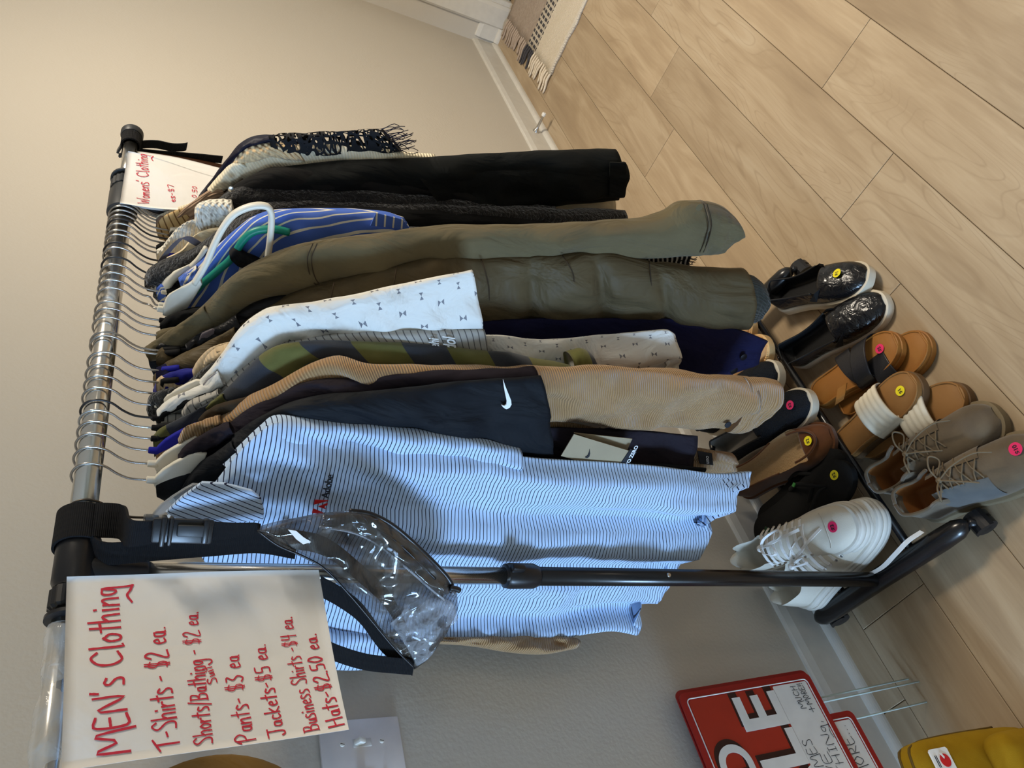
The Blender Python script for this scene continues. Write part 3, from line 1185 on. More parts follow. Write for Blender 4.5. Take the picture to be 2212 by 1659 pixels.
# ---- 2 black polo with white sleeve mark and kraft tag
g = Garment('black_shirt', 'black short sleeved shirt with white swoosh on the sleeve and kraft hang tag', 'shirt', 1029, k=-0.22)
g.body(F_NIKE, hem=0.56, O=[(455, 985), (520, 930), (580, 905), (700, 960), (900, 985), (1200, 990), (1400, 1000), (1525, 1010)], I=[(440, 1070), (480, 1130), (560, 1170), (700, 1190), (900, 1190), (1150, 1190), (1350, 1190), (1470, 1180)], dep=0.012)
sl = g.sleeve(F_NIKE, [(500, 945), (580, 893), (645, 868), (740, 850), (900, 836), (1050, 823), (1169, 813)], [(560, 1000), (650, 975), (720, 965), (800, 972), (930, 985), (1060, 985), (1190, 982)], dep=0.02, f=0.004)
g.patch('swoosh', [(1087, 820), (1092, 835), (1098, 850), (1104, 865), (1105, 874), (1101, 881), (1094, 884), (1088, 881), (1083, 875), (1090, 877), (1094, 874), (1095, 867), (1092, 853), (1089, 837)], M_PRINTW, f=0.0245, th=0.002, bev=0)
g.collar(F_NIKE, [(380, 1080), (405, 1035), (445, 995), (500, 955)], [(398, 1100), (440, 1062), (480, 1020), (530, 975)])
g.patch('collar_back', [(372, 1064), (400, 1030), (425, 1020), (405, 1060), (395, 1085), (365, 1088)], F_BROWN, f=-0.004, th=0.008, bev=0.002)
M_KRAFT = plain('kraft_card', (156, 142, 116), 0.85)
tg = g.patch('hang_tag', [(1212, 985), (1240, 938), (1362, 975), (1335, 1012), (1300, 1010)], M_KRAFT, f=0.022, th=0.0012, bev=0)
g.patch('tag_back', [(1240, 935), (1366, 948), (1355, 972), (1300, 956)], M_KRAFT, f=0.008, th=0.001, bev=0, parent=tg)
g.patch('tag_stripe', [(1362, 970), (1376, 976), (1350, 1014), (1334, 1012)], M_INK, f=0.0235, th=0.001, bev=0, parent=tg)
g.patch('tag_swoosh', [(1274, 970), (1275, 980), (1273, 987), (1268, 990), (1264, 988), (1270, 984), (1273, 976)], M_INK, f=0.0235, th=0.0008, bev=0, parent=tg)
tz0, tz1 = g.p((1357, 1006), 0.0246), g.p((1371, 979), 0.0246)
text_obj('tag_lettering', 'TO ZERO', tz0, tz1-tz0, (0, 0, 1), 0.0098, M_PRINTW, tg, 0.0004, bold=0.0002)
hanger(1029, 'ivory plastic hanger with wide hub holding the black swoosh shirt', M_HWHITE, style='broad', k=-0.22)

# ---- 3 plum-black tee
g = Garment('dark_shirt', 'plum-black short sleeved shirt between the black shirt and the tan corduroy', 'shirt', 993, k=-0.2)
g.body(F_PLUM, O=[(430, 960), (490, 920), (560, 900), (700, 900), (1000, 920), (1300, 930), (1510, 945)], I=[(410, 1020), (450, 1080), (520, 1120), (700, 1130), (1000, 1130), (1250, 1120), (1450, 1110)], dep=0.011)
g.sleeve(F_PLUM, [(470, 935), (540, 880), (600, 848), (670, 826), (760, 815), (900, 808), (1050, 801), (1157, 796)], [(560, 960), (620, 930), (680, 910), (750, 900), (850, 895), (950, 890), (1060, 880), (1150, 870)], dep=0.018)
g.collar(F_PLUM, [(384, 985), (402, 962), (445, 936), (495, 918)], [(395, 1003), (430, 990), (462, 962), (510, 935)])
hanger(993, 'ivory plastic hanger holding the plum-black shirt', M_HWHITE, style='broad', k=-0.2)

# ---- 4 tan corduroy shirt
g = Garment('corduroy_shirt', 'tan corduroy long sleeved shirt with its sleeve hanging low', 'shirt', 963, k=-0.2)
g.body(F_CORD, O=[(440, 925), (500, 895), (560, 880), (700, 880), (1000, 890), (1190, 906), (1290, 925), (1400, 950), (1530, 972), (1588, 985)], I=[(420, 990), (470, 1040), (540, 1080), (700, 1090), (1000, 1080), (1180, 1040), (1290, 1020), (1390, 1015), (1510, 1018), (1582, 1019)], dep=0.012, noise=0.001)
g.sleeve(F_CORD, [(470, 905), (560, 846), (640, 806), (716, 780), (800, 786), (950, 792), (1155, 795), (1280, 788), (1400, 797), (1520, 808), (1625, 819)], [(560, 930), (640, 895), (700, 880), (760, 880), (850, 890), (960, 895), (1150, 900), (1260, 908), (1350, 918), (1450, 918), (1572, 926)], dep=lambda t: 0.02+0.012*min(1, t*1.2), f=0.006, n=90, noise=0.004, wrk=0.016, fold=(0.005, 4, 0.5))
g.sleeve(F_CORD, [(1610, 817), (1650, 819), (1685, 826)], [(1560, 926), (1580, 929), (1600, 926)], dep=0.034, f=0.008, name='cuff', n=14)
g.dot('cuff_button', (1572, 917), 0.0065, M_INK, 0.042)
g.collar(F_CORD, [(384, 948), (400, 922), (440, 907), (474, 900)], [(392, 965), (412, 952), (445, 932), (482, 916)])
lb = g.patch('label_tab', [(1507, 975), (1538, 980), (1541, 1005), (1512, 1002)], M_INK, f=0.016, th=0.002, bev=0)
la, lb2 = g.p((1532, 1002), 0.0172), g.p((1530, 979), 0.0172)
text_obj('label_lettering', 'uno', la, lb2-la, (0, 0, 1), 0.014, M_PRINTW, lb, 0.0004)
# left sleeve that shows beyond the polo, pressed near the wall
L_O = [at_y(*q, 1.075) for q in ((940, 1376), (1020, 1374), (1100, 1370), (1180, 1370), (1243, 1378))]
L_I = [at_y(*q, 1.075) for q in ((930, 1390), (1020, 1396), (1090, 1408), (1170, 1414), (1240, 1402))]
strip('sleeve', L_O, L_I, 0.02, F_CORD, g.t, nrm=(0.5, 1, 0), n=36, noise=0.003)
hanger(963, 'royal blue hanger holding the tan corduroy shirt', M_HBLUE, style='broad', k=-0.2)

# ---- 5 dark brown shirt
g = Garment('brown_shirt', 'dark brown shirt showing only its shoulder above the tan corduroy', 'shirt', 937, k=-0.2)
g.body(F_BROWN, O=[(430, 922), (470, 890), (540, 862), (590, 845), (680, 850), (900, 860), (1200, 880)], I=[(410, 980), (460, 1030), (540, 1070), (640, 1080), (760, 1080), (950, 1080), (1200, 1060)], dep=0.009)
g.collar(F_BROWN, [(428, 905), (445, 888), (480, 870), (540, 855)], [(445, 925), (465, 912), (500, 900), (550, 885)])
hanger(937, 'slim black hanger with chrome hook holding the dark brown shirt', M_HBLACK, k=-0.2, stub=M_HBLACK)

# ---- 6 plaid flannel
g = Garment('plaid_shirt', 'olive and navy plaid flannel shirt with rolled sleeve', 'shirt', 913, k=-0.2)
g.body(F_PLAID, hem=0.70, O=[(420, 905), (470, 860), (530, 820), (600, 800), (700, 810), (900, 830), (1100, 850)], I=[(400, 950), (440, 1000), (520, 1040), (620, 1060), (760, 1060), (950, 1060), (1150, 1050)], dep=0.01)
g.sleeve(F_PLAID, [(440, 882), (490, 838), (540, 790), (575, 762), (625, 740), (760, 737), (900, 745), (1000, 755), (1100, 766), (1242, 790)], [(520, 880), (580, 850), (620, 830), (670, 815), (740, 810), (850, 815), (950, 820), (1040, 825), (1130, 828), (1240, 830)], dep=0.018, f=0.003, n=70)
g.sleeve(F_PLAID, [(1232, 768), (1255, 757), (1278, 765), (1288, 785)], [(1232, 820), (1255, 830), (1275, 830), (1288, 822)], dep=0.024, f=0.004, name='rolled_cuff', n=14)
g.collar(F_PLAID, [(330, 945), (345, 928), (385, 905), (440, 878), (480, 850)], [(335, 985), (365, 960), (405, 935), (452, 910), (500, 885)])
hanger(913, 'slim black hanger holding the plaid flannel shirt', M_HBLACK, k=-0.2, stub=M_HBLACK, wire=plain('bright_wire', (200, 204, 206), 0.2, 0.5, 1.0))

# ---- 7 grey striped tee
g = Garment('grey_tee', 'heather grey pinstriped tee with pale lettering on the sleeve', 'shirt', 891, k=-0.2)
g.body(F_GREYT, O=[(420, 890), (470, 850), (520, 815), (600, 790), (760, 800), (1000, 810)], I=[(400, 930), (450, 980), (530, 1010), (640, 1030), (800, 1030), (1000, 1020)], dep=0.009)
g.sleeve(F_GREYT, [(460, 860), (520, 800), (580, 758), (640, 736), (760, 722), (900, 714), (1046, 712)], [(560, 850), (620, 830), (680, 812), (760, 805), (850, 800), (950, 800), (1058, 800)], dep=0.016)
g.collar(F_GREYT, [(392, 893), (408, 875), (440, 860), (470, 845)], [(402, 912), (425, 898), (450, 880), (490, 865)])
M_PALE = plain('pale_print', (214, 212, 206), 0.7)
for tx, a, b, sz in (('lehi', (949, 756), (945, 715), 0.024), ('dol', (985, 756), (981, 716), 0.030)):
    pa, pb = g.p(a, 0.018), g.p(b, 0.018)
    text_obj('sleeve_lettering', tx, pa, pb-pa, (0, 0, 1), sz, M_PALE, g.t, 0.0015, bold=0.0004, sx=0.6)
hanger(891, 'slim black flocked hanger with black hook holding the grey tee', M_HBLACK, wire=M_WIREB, k=-0.2, stub=M_HBLACK, span=0.05, drop=0.06)

# ---- 8 white bow print shirt
g = Garment('bow_print_shirt', 'white short sleeved shirt printed with small grey bow ties', 'shirt', 863, k=-0.2)
g.body(F_BOW, O=[(400, 850), (450, 800), (505, 735), (560, 700), (660, 715), (850, 735), (1055, 723), (1150, 733), (1250, 731), (1360, 722), (1440, 716), (1462, 726)], I=[(390, 900), (430, 950), (500, 990), (580, 1010), (680, 1010), (850, 1000), (1050, 980), (1150, 960), (1250, 940), (1350, 920), (1420, 900), (1466, 880)], dep=0.011, fold=(0.012, 6, 0.8))
g.sleeve(F_BOW, [(430, 825), (470, 780), (510, 720), (555, 683), (602, 660), (700, 648), (850, 618), (950, 596), (1020, 583)], [(500, 850), (540, 810), (575, 770), (610, 745), (660, 735), (760, 742), (870, 738), (960, 722), (1039, 712)], dep=0.016, f=0.006, fold=(0.004, 3, 0.5))
g.collar(F_BOW, [(338, 888), (362, 865), (400, 848), (440, 830), (470, 800)], [(352, 905), (385, 885), (420, 868), (452, 850), (490, 830)])
hanger(863, 'ivory plastic hanger holding the bow print shirt', M_HWHITE, style='broad', k=-0.2)

# ---- 9 charcoal fleece
g = Garment('charcoal_fleece', 'charcoal fleece pullover of which only the black collar shows', 'sweater', 837, k=-0.15)
g.body(F_CHAR, hem=0.75, dep=0.01, yr=0.80, top=1.40)
g.collar(F_CHAR, [(316, 882), (322, 858), (345, 846), (375, 838)], [(335, 906), (345, 896), (362, 880), (385, 864)])
hanger(837, 'slim black hanger holding the charcoal fleece', M_HBLACK, k=-0.15)

# ---- 10 cream fleece shoulder
g = Garment('cream_jacket', 'cream fleece jacket with seamed round shoulder behind the bow print shirt', 'jacket', 812, k=-0.15)
g.body(F_CREAMF, hem=0.78, dep=0.012, O=[(420, 836), (414, 806), (438, 766), (478, 744), (540, 742), (700, 760), (900, 800), (1100, 820)], I=[(430, 860), (450, 880), (490, 900), (560, 920), (650, 930), (800, 940), (950, 940), (1100, 930)])
g.sleeve(F_CREAMF, [(430, 800), (448, 766), (480, 746), (510, 742)], [(455, 805), (470, 775), (492, 756), (515, 750)], dep=0.013, f=0.004, name='yoke_seam', n=16)
hanger(812, 'slim hanger with chrome hook holding the cream fleece jacket', M_HBLACK, k=-0.15)

# ---- 11 navy shirt jacket with snaps
g = Garment('navy_jacket', 'navy snap-front jacket with royal blue collar lining and low hem', 'jacket', 786, k=-0.18)
g.body(F_NAVY, O=[(400, 800), (450, 770), (520, 750), (620, 740), (800, 720), (1050, 692), (1300, 688), (1450, 690), (1580, 708), (1660, 738)], I=[(400, 870), (450, 920), (520, 950), (620, 960), (800, 960), (1050, 960), (1250, 950), (1400, 900), (1500, 860), (1590, 808)], dep=0.014)
g.collar(F_BLUEC, [(330, 842), (345, 815), (390, 800), (430, 795)], [(342, 876), (365, 866), (395, 848), (435, 835)])
g.dot('snap', (1606, 771), 0.0075, M_SNAP, 0.017)
g.dot('snap', (1585, 800), 0.0085, M_SNAP, 0.017)
hanger(786, 'slim blue flocked hanger holding the navy snap jacket', M_HBLUE, k=-0.18)

# ---- 12 olive brown puffer
g = Garment('puffer_jacket', 'quilted brown olive puffer jacket with rib knit cuff', 'jacket', 750, k=-0.15)
seams = [0.29, 0.385, 0.53, 0.665, 0.80]
qf = lambda t: 1-0.48*max(math.exp(-(abs(t-s)/0.016)**1.3) for s in seams)
g.body(F_PUFF, hem=0.70, dep=0.014, O=[(410, 790), (460, 750), (520, 720), (620, 700), (800, 690), (1100, 700), (1300, 710)], I=[(400, 850), (440, 890), (520, 920), (640, 930), (800, 930), (1050, 930), (1250, 920)])
g.sleeve(F_PUFF, [(440, 765), (500, 715), (560, 675), (640, 632), (720, 608), (855, 574), (950, 555), (1040, 558), (1130, 550), (1215, 549), (1300, 545), (1400, 562), (1520, 581), (1612, 584)], [(520, 770), (580, 750), (640, 735), (700, 720), (790, 705), (880, 700), (970, 695), (1050, 692), (1130, 690), (1220, 690), (1320, 692), (1420, 698), (1530, 707), (1606, 708)], dep=lambda t: 0.026+0.012*min(1, 1.5*t), f=0.002, n=110, seg=36, quilt=qf, noise=0.0012, wrk=0.006)
for sq in (((722, 610), (716, 650), (722, 700)), ((857, 577), (850, 630), (856, 698)), ((1039, 560), (1056, 620), (1058, 690)), ((1214, 551), (1240, 600), (1236, 686)), ((1402, 564), (1408, 630), (1404, 696))):
    tube('quilt_seam', [g.p(sq[0], 0.014), g.p(((sq[0][0]+sq[1][0])/2, (sq[0][1]+sq[1][1])/2-6), 0.033), g.p(sq[1], 0.0375), g.p(((sq[2][0]+sq[1][0])/2, (sq[2][1]+sq[1][1])/2+6), 0.033), g.p(sq[2], 0.012)], 0.0011, F_BROWN, g.t, 6, 24)
cuffm = rib_mat('olive_rib_cuff', (54, 52, 44), 0.005, 'u', 0.0015)
g.sleeve(cuffm, [(1608, 592), (1628, 596), (1642, 606)], [(1606, 696), (1622, 694), (1638, 686)], dep=0.03, f=0.002, name='rib_cuff', n=14)
g.collar(F_PUFF, [(330, 815), (358, 785), (405, 765), (460, 735), (505, 708)], [(340, 840), (380, 822), (430, 800), (480, 770), (525, 745)], dep=0.014, f=0.024)
hanger(750, 'slim hanger with bright hook holding the brown olive puffer', M_HBLACK, k=-0.15)

# ---- 13 black leather jacket
g = Garment('leather_jacket', 'black leather jacket shoulder with strap between the two olive jackets', 'jacket', 736, k=-0.15)
g.body(F_LEATH, hem=0.8, O=[(420, 745), (460, 718), (520, 690), (620, 680), (800, 680), (1100, 690)], I=[(410, 800), (450, 840), (520, 880), (640, 890), (800, 890), (1050, 880)], dep=0.01)
g.sleeve(F_LEATH, [(455, 722), (500, 688), (550, 656), (610, 637), (690, 631), (800, 628), (950, 630)], [(490, 745), (540, 735), (590, 725), (650, 720), (720, 715), (820, 710), (950, 705)], dep=0.016, f=0.004)
g.collar(F_LEATH, [(400, 745), (430, 722), (470, 705), (510, 682)], [(415, 765), (450, 750), (490, 735), (530, 715)])
g.patch('shoulder_strap', [(424, 745), (436, 722), (458, 712), (474, 714), (462, 722), (446, 732), (434, 750)], F_GSTRAP, f=0.022, th=0.005, bev=0.0015)
hanger(742, 'chrome hooked slim hanger holding the black leather jacket', M_HBLACK, k=-0.15)

# ---- 14 olive field jacket
g = Garment('field_jacket', 'olive green field jacket with stitched shoulder seam and buttoned cuff', 'jacket', 709, k=-0.12)
g.body(F_OLIVE, hem=0.68, O=[(405, 700), (450, 660), (520, 640), (640, 640), (800, 640), (1000, 640), (1250, 640)], I=[(400, 780), (440, 820), (520, 850), (640, 860), (800, 860), (1000, 860), (1200, 850)], dep=0.013)
g.sleeve(F_OLIVE, [(395, 705), (450, 650), (500, 600), (560, 565), (640, 532), (690, 521), (780, 508), (880, 497), (1000, 489), (1180, 486), (1330, 480), (1420, 467), (1475, 440), (1522, 436)], [(470, 720), (530, 690), (580, 665), (630, 645), (690, 630), (740, 620), (820, 605), (910, 592), (1020, 580), (1150, 568), (1270, 560), (1370, 556), (1450, 552), (1502, 548)], dep=lambda t: 0.022+0.012*min(1, 1.4*t), f=0.006, n=90, seg=34, noise=0.002)
g.sleeve(F_OLIVE, [(1517, 437), (1545, 441), (1568, 451), (1583, 464)], [(1506, 548), (1532, 546), (1558, 534), (1587, 503)], dep=0.034, f=0.008, name='cuff', n=18)
g.dot('cuff_button', (1510, 447), 0.0065, F_OLIVE, 0.045)
for off_ in (0, 9):
    c1 = g.P([(676+off_, 526), (664+off_, 560), (672+off_, 600), (690+off_, 625)], 0.0335)
    tube('shoulder_seam', c1, 0.0009, F_BROWN, g.t, 6, 16)
    c1 = g.P([(1520+off_*0.8, 440), (1530+off_*0.8, 480), (1524+off_*0.8, 515), (1512+off_*0.8, 545)], 0.043)
    tube('cuff_seam', c1, 0.0009, F_BROWN, g.t, 6, 16)
g.collar(F_OLIVE, [(311, 752), (340, 732), (375, 710), (405, 690), (440, 662)], [(330, 775), (360, 768), (400, 745), (435, 725), (470, 700)], dep=0.012)
g.patch('collar_lining', [(316, 752), (345, 762), (400, 752), (420, 760), (380, 785), (335, 822), (322, 790)], F_BLACK, f=0.006, th=0.01, bev=0.003)
hanger(709, 'slim hanger with chrome hook holding the olive field jacket', M_HBLACK, k=-0.12, hubz=1.43)

# ---- 15 black thin blouse
g = Garment('black_blouse', 'thin black blouse on a black hanger behind the field jacket collar', 'shirt', 675, k=-0.12)
g.body(F_BLACK, hem=0.8, O=[(358, 705), (385, 678), (420, 664), (470, 660), (600, 640), (800, 640), (1000, 640)], I=[(350, 720), (370, 750), (420, 790), (500, 820), (640, 830), (800, 830), (1000, 820)], dep=0.008)
g.collar(F_BLACK, [(345, 700), (370, 682), (410, 668), (450, 660)], [(350, 722), (380, 705), (420, 695), (460, 690)])
hanger(675, 'black hanger with chrome hook holding the thin black blouse', M_HBLACK, k=-0.12, stub=M_HBLACK)

# ---- blue striped shirt
g = Garment('blue_striped_shirt', 'royal blue short sleeved shirt with slanting white stripes', 'shirt', 612, k=-0.1)
g.body(F_BSTR, hem=0.85, O=[(400, 640), (440, 590), (500, 560), (600, 560), (750, 560), (900, 570), (1050, 570)], I=[(400, 700), (430, 750), (500, 780), (600, 800), (750, 800), (900, 790), (1050, 780)], dep=0.011)
g.sleeve(F_BSTR, [(385, 600), (425, 572), (470, 530), (520, 485), (560, 463), (620, 453), (700, 453), (780, 456), (830, 461), (872, 472)], [(440, 700), (490, 670), (540, 640), (590, 610), (640, 585), (690, 565), (750, 545), (810, 528), (850, 515), (886, 494)], dep=0.02, f=0.004, n=60)
g.patch('sleeve_cuff', [(812, 460), (870, 474), (886, 494), (878, 496), (800, 488)], F_BSTR, f=0.03, th=0.003, bev=0.001, uv=lambda v: (v.z*0.9, v.y))
g.collar(F_BSTR, [(386, 606), (400, 594), (424, 577)], [(394, 616), (410, 608), (432, 592)])
hanger(612, 'slim black hanger holding the blue striped shirt', M_HBLACK, k=-0.1, stub=M_HWHITE)

# ---- empty ivory hanger in front, teal hanger and black pad
def flat_hanger(py, label, m, outline_pts, width, f=0.0, k=-0.1, hub=None, th=0.008):
    g = Garment('clothes_hanger', label, 'hanger', py, k=k, group='hangers on the bar')
    return g


def bar_path(g, name, pts, r, m, f, flat=0.7, n=40):
    return tube(name, g.P(pts, f), r, m, g.t, 14, n, flat=flat)


def hook_for(g, py, hubpx, m, f):
    p = bar_pt(py)
    hb = g.p(hubpx, f)
    D = Vector((-g.k, -1, 0)).normalized()
    R = 0.0185
    q = lambda a, z: Vector((p.x+D.x*a, p.y+D.y*a, z))
    tube('hook', [q(-R*0.75, BARZ-R*0.7), q(-R*1.02, BARZ+0.002), q(-R*0.75, BARZ+R*0.72), q(0, BARZ+R*1.05), q(R*0.8, BARZ+R*0.74), q(R*1.15, BARZ), q(R*1.0, BARZ-R*0.9), q(R*0.45, BARZ-R*1.7), q(0.002, BARZ-R*2.4), q(0, BARZ-R*3.0), hb+Vector((0, 0, 0.01)), hb], 0.0017, m, g.t, 8, 46)
    lathe('neck_collar', hb+Vector((0, 0, 0.006)), (0, 0, -1), [(0, 0.0035), (0.001, 0.005), (0.013, 0.0054), (0.015, 0.004)], M_HWHITE, g.t, 14)


g = Garment('clothes_hanger', 'ivory plastic hanger with turned-up arm hanging in front of the blue striped shirt', 'hanger', 645, k=-0.1, group='hangers on the bar')
hook_for(g, 645, (348, 668), M_WIRE, 0.02)
strip('hub', g.P([(352, 662), (362, 640), (385, 625), (410, 610), (430, 592)], 0.02), g.P([(352, 678), (375, 690), (400, 672), (418, 645), (437, 612)], 0.02), 0.0045, M_HWHITE, g.t, nrm=g.N, n=24, seg=18)
bar_path(g, 'arm', [(420, 612), (445, 570), (462, 530), (480, 495), (500, 468), (525, 452), (555, 444), (578, 447), (586, 462), (586, 490), (582, 530), (578, 556)], 0.0078, M_HWHITE, 0.02, 0.65, 60)
g.patch('arm', [(360, 680), (380, 690), (395, 720), (380, 742), (355, 760), (350, 720)], M_HWHITE, f=0.022, th=0.006, bev=0.002)

g = Garment('clothes_hanger', 'teal tubular hanger with black grip over the blue striped shirt', 'hanger', 628, k=-0.1, group='hangers on the bar')
hook_for(g, 628, (350, 660), M_WIRE, 0.012)
bar_path(g, 'arm', [(396, 668), (402, 650), (430, 620), (470, 585), (500, 558), (525, 520), (550, 500), (590, 495), (625, 502)], 0.0068, M_HTEAL, 0.014, 0.9, 50)
bar_path(g, 'arm', [(396, 668), (400, 690), (420, 720), (460, 760)], 0.0068, M_HTEAL, 0.006, 0.9, 20)
g.sleeve(M_HBLACK, [(495, 548), (505, 538), (525, 545), (560, 560), (590, 565)], [(500, 562), (520, 578), (545, 578), (570, 580), (590, 578)], dep=0.012, f=0.02, name='grip', n=20)

g = Garment('clothes_hanger', 'ivory plastic hanger resting against the black fuzzy coat', 'hanger', 594, k=-0.1, group='hangers on the bar')
hook_for(g, 594, (342, 625), M_WIRE, 0.012)
strip('hub', g.P([(344, 618), (356, 600), (375, 585), (400, 575), (420, 566)], 0.012), g.P([(345, 632), (362, 632), (380, 608), (405, 592), (428, 578)], 0.012), 0.0045, M_HWHITE, g.t, nrm=g.N, n=20, seg=16)
bar_path(g, 'arm', [(412, 576), (428, 560), (445, 535)], 0.0058, M_HWHITE, 0.014, 0.7, 16)

# ---- black fuzzy coat
g = Garment('fuzzy_coat', 'black fuzzy coat with thick rolled collar beside the ivory hangers', 'coat', 578, k=-0.1)
g.body(F_FUZZ, hem=0.62, O=[(340, 600), (400, 560), (480, 520), (560, 480), (700, 480), (900, 490), (1100, 500), (1250, 500)], I=[(330, 640), (370, 680), (440, 720), (560, 740), (700, 740), (900, 740), (1050, 740), (1200, 740)], dep=0.012)
g.sleeve(F_FUZZ, [(312, 600), (322, 580), (360, 562), (410, 545), (450, 520), (490, 490), (530, 462), (570, 442)], [(320, 625), (345, 628), (372, 598), (420, 575), (460, 550), (500, 525), (545, 500), (600, 480)], dep=0.018, f=0.008, name='collar', n=40, noise=0.003)
hanger(578, 'black hanger holding the black fuzzy coat', M_HBLACK, wire=M_WIREB, k=-0.1)

# ---- camisole
g = Garment('camisole', 'cream camisole with grey satin shoulder straps', 'camisole', 557, k=-0.1)
g.body(F_NUDE, hem=0.95, O=[(395, 540), (420, 510), (450, 495), (500, 490), (560, 490), (700, 500)], I=[(345, 600), (380, 610), (420, 620), (500, 620), (560, 620), (700, 620)], dep=0.009)
for pts in ([(336, 590), (352, 558), (375, 530), (392, 515), (405, 514), (425, 525), (445, 537)],):
    ribbon('shoulder_strap', g.P(pts, 0.014), Vector((0, 0.004, 0.0055)), 0.0015, F_GSTRAP, g.t)
hanger(557, 'slim chrome hooked hanger holding the cream camisole', M_HWHITE, k=-0.1)
hanger(546, 'black hooked hanger between the camisole and the ivory sweater', M_HBLACK, wire=M_WIREB, k=-0.1)

# ---- ivory chunky sweater
g = Garment('ivory_sweater', 'ivory chunky knit sweater with rolled collar', 'sweater', 529, k=-0.08)
g.body(F_WHITEK, hem=0.9, O=[(366, 515), (385, 492), (420, 475), (480, 480), (560, 485), (700, 490)], I=[(375, 545), (410, 560), (460, 570), (520, 580), (600, 580), (720, 580)], dep=0.011)
g.sleeve(F_WHITEK, [(420, 470), (422, 450), (440, 438), (470, 436), (500, 438)], [(438, 500), (452, 498), (465, 490), (485, 482), (510, 475)], dep=0.018, f=0.008, name='rolled_collar', n=26)
hanger(529, 'hanger with blue neck holding the ivory chunky sweater', M_HBLUE, k=-0.08, stub=M_HBLUE)

# ---- black pieces of the women's side
g = Garment('black_cardigan', 'black knit cardigan with straight hem nearest the blue striped shirt', 'cardigan', 519, k=-0.08)
g.sleeve(F_FUZZ, [(520, 445), (560, 436), (640, 432), (760, 436), (900, 440), (1050, 446), (1200, 451), (1351, 455)], [(540, 500), (600, 505), (680, 510), (780, 510), (900, 512), (1050, 512), (1200, 512), (1352, 500)], dep=0.022, n=64, noise=0.0018)
g.sleeve(F_BLACK, [(560, 462), (640, 448), (760, 446), (900, 452), (1050, 462), (1200, 475), (1290, 488)], [(600, 500), (680, 505), (780, 505), (900, 510), (1050, 515), (1200, 520), (1290, 520)], dep=0.02, f=0.012, name='front_panel', n=50)
g.body(F_BLACK, hem=0.7, dep=0.009, O=[(420, 520), (460, 500), (540, 480), (700, 480), (900, 490), (1200, 500)], I=[(420, 560), (460, 590), (540, 620), (700, 630), (900, 630), (1200, 620)])
hanger(519, 'slim hanger holding the black knit cardigan', M_HBLACK, k=-0.08)

g = Garment('fuzzy_cardigan', 'black fuzzy edged cardigan in front of the charcoal jacket', 'cardigan', 505, k=-0.08)
g.sleeve(F_FUZZ, [(455, 450), (490, 418), (530, 402), (570, 398), (620, 405), (760, 408), (900, 418), (1050, 432), (1200, 446)], [(480, 480), (520, 470), (560, 465), (610, 465), (680, 468), (790, 470), (920, 475), (1060, 480), (1200, 484)], dep=0.02, n=64, noise=0.002)
hanger(505, 'slim hanger holding the fuzzy edged cardigan', M_HBLACK, k=-0.08)

g = Garment('charcoal_jacket', 'charcoal knit jacket with a small stud at the collar', 'jacket', 495, k=-0.08)
g.sleeve(F_BLACK2, [(480, 425), (515, 395), (560, 372), (600, 364), (680, 368), (800, 378), (930, 390), (1040, 412), (1090, 430), (1180, 450)], [(510, 450), (550, 440), (600, 430), (650, 430), (720, 432), (820, 436), (930, 440), (1030, 450), (1100, 458), (1180, 465)], dep=0.02, n=64)
g.dot('stud', (499, 408), 0.005, M_STEEL, 0.024)
hanger(495, 'black wire hanger holding the charcoal knit jacket', M_HBLACK, wire=M_WIREB, k=-0.08)

g = Garment('black_trousers', 'long black trousers hanging by their cuffed leg beside the wall', 'trousers', 486, k=-0.08)
g.sleeve(F_BLACK3, [(540, 390), (600, 366), (700, 353), (850, 344), (1000, 336), (1150, 329), (1332, 324)], [(580, 440), (650, 430), (740, 430), (860, 440), (1000, 448), (1140, 446), (1330, 428)], dep=0.026, n=60, fold=(0.006, 4, 0.8))
g.sleeve(F_BLACK3, [(900, 372), (1050, 362), (1200, 354), (1300, 351), (1352, 352)], [(960, 450), (1080, 448), (1200, 434), (1290, 426), (1343, 424)], dep=0.022, f=0.014, name='trouser_leg', n=40)
g.patch('cuff_hem', [(1318, 351), (1353, 352), (1354, 390), (1344, 425), (1316, 427)], F_BLACK3, f=0.038, th=0.004, bev=0.001)
hanger(486, 'slim hanger holding the long black trousers', M_HBLACK, k=-0.08)

g = Garment('beige_slip', 'pale beige slip whose straight hem shows below the black trousers', 'dress', 490, k=-0.08, dx=0.012)
g.body(F_SLIP, neck=False, O=[(500, 470), (600, 460), (800, 455), (1000, 445), (1200, 432), (1330, 428)], I=[(500, 560), (600, 560), (800, 550), (1000, 540), (1200, 530), (1334, 520)], dep=0.006)
hanger(476, 'pale hooked hanger holding the beige slip', M_HWHITE, k=-0.08)

g = Garment('striped_blouse', 'tan top with thin brown stripes beside the taupe ribbed top', 'shirt', 470, k=-0.05)
g.body(F_TANS, hem=1.0, O=[(336, 490), (352, 468), (385, 452), (420, 446), (500, 450), (650, 460)], I=[(345, 515), (380, 525), (430, 530), (480, 530), (560, 530), (680, 530)], dep=0.008)
hanger(466, 'pale hooked hanger holding the brown striped top', M_HWHITE, k=-0.05)

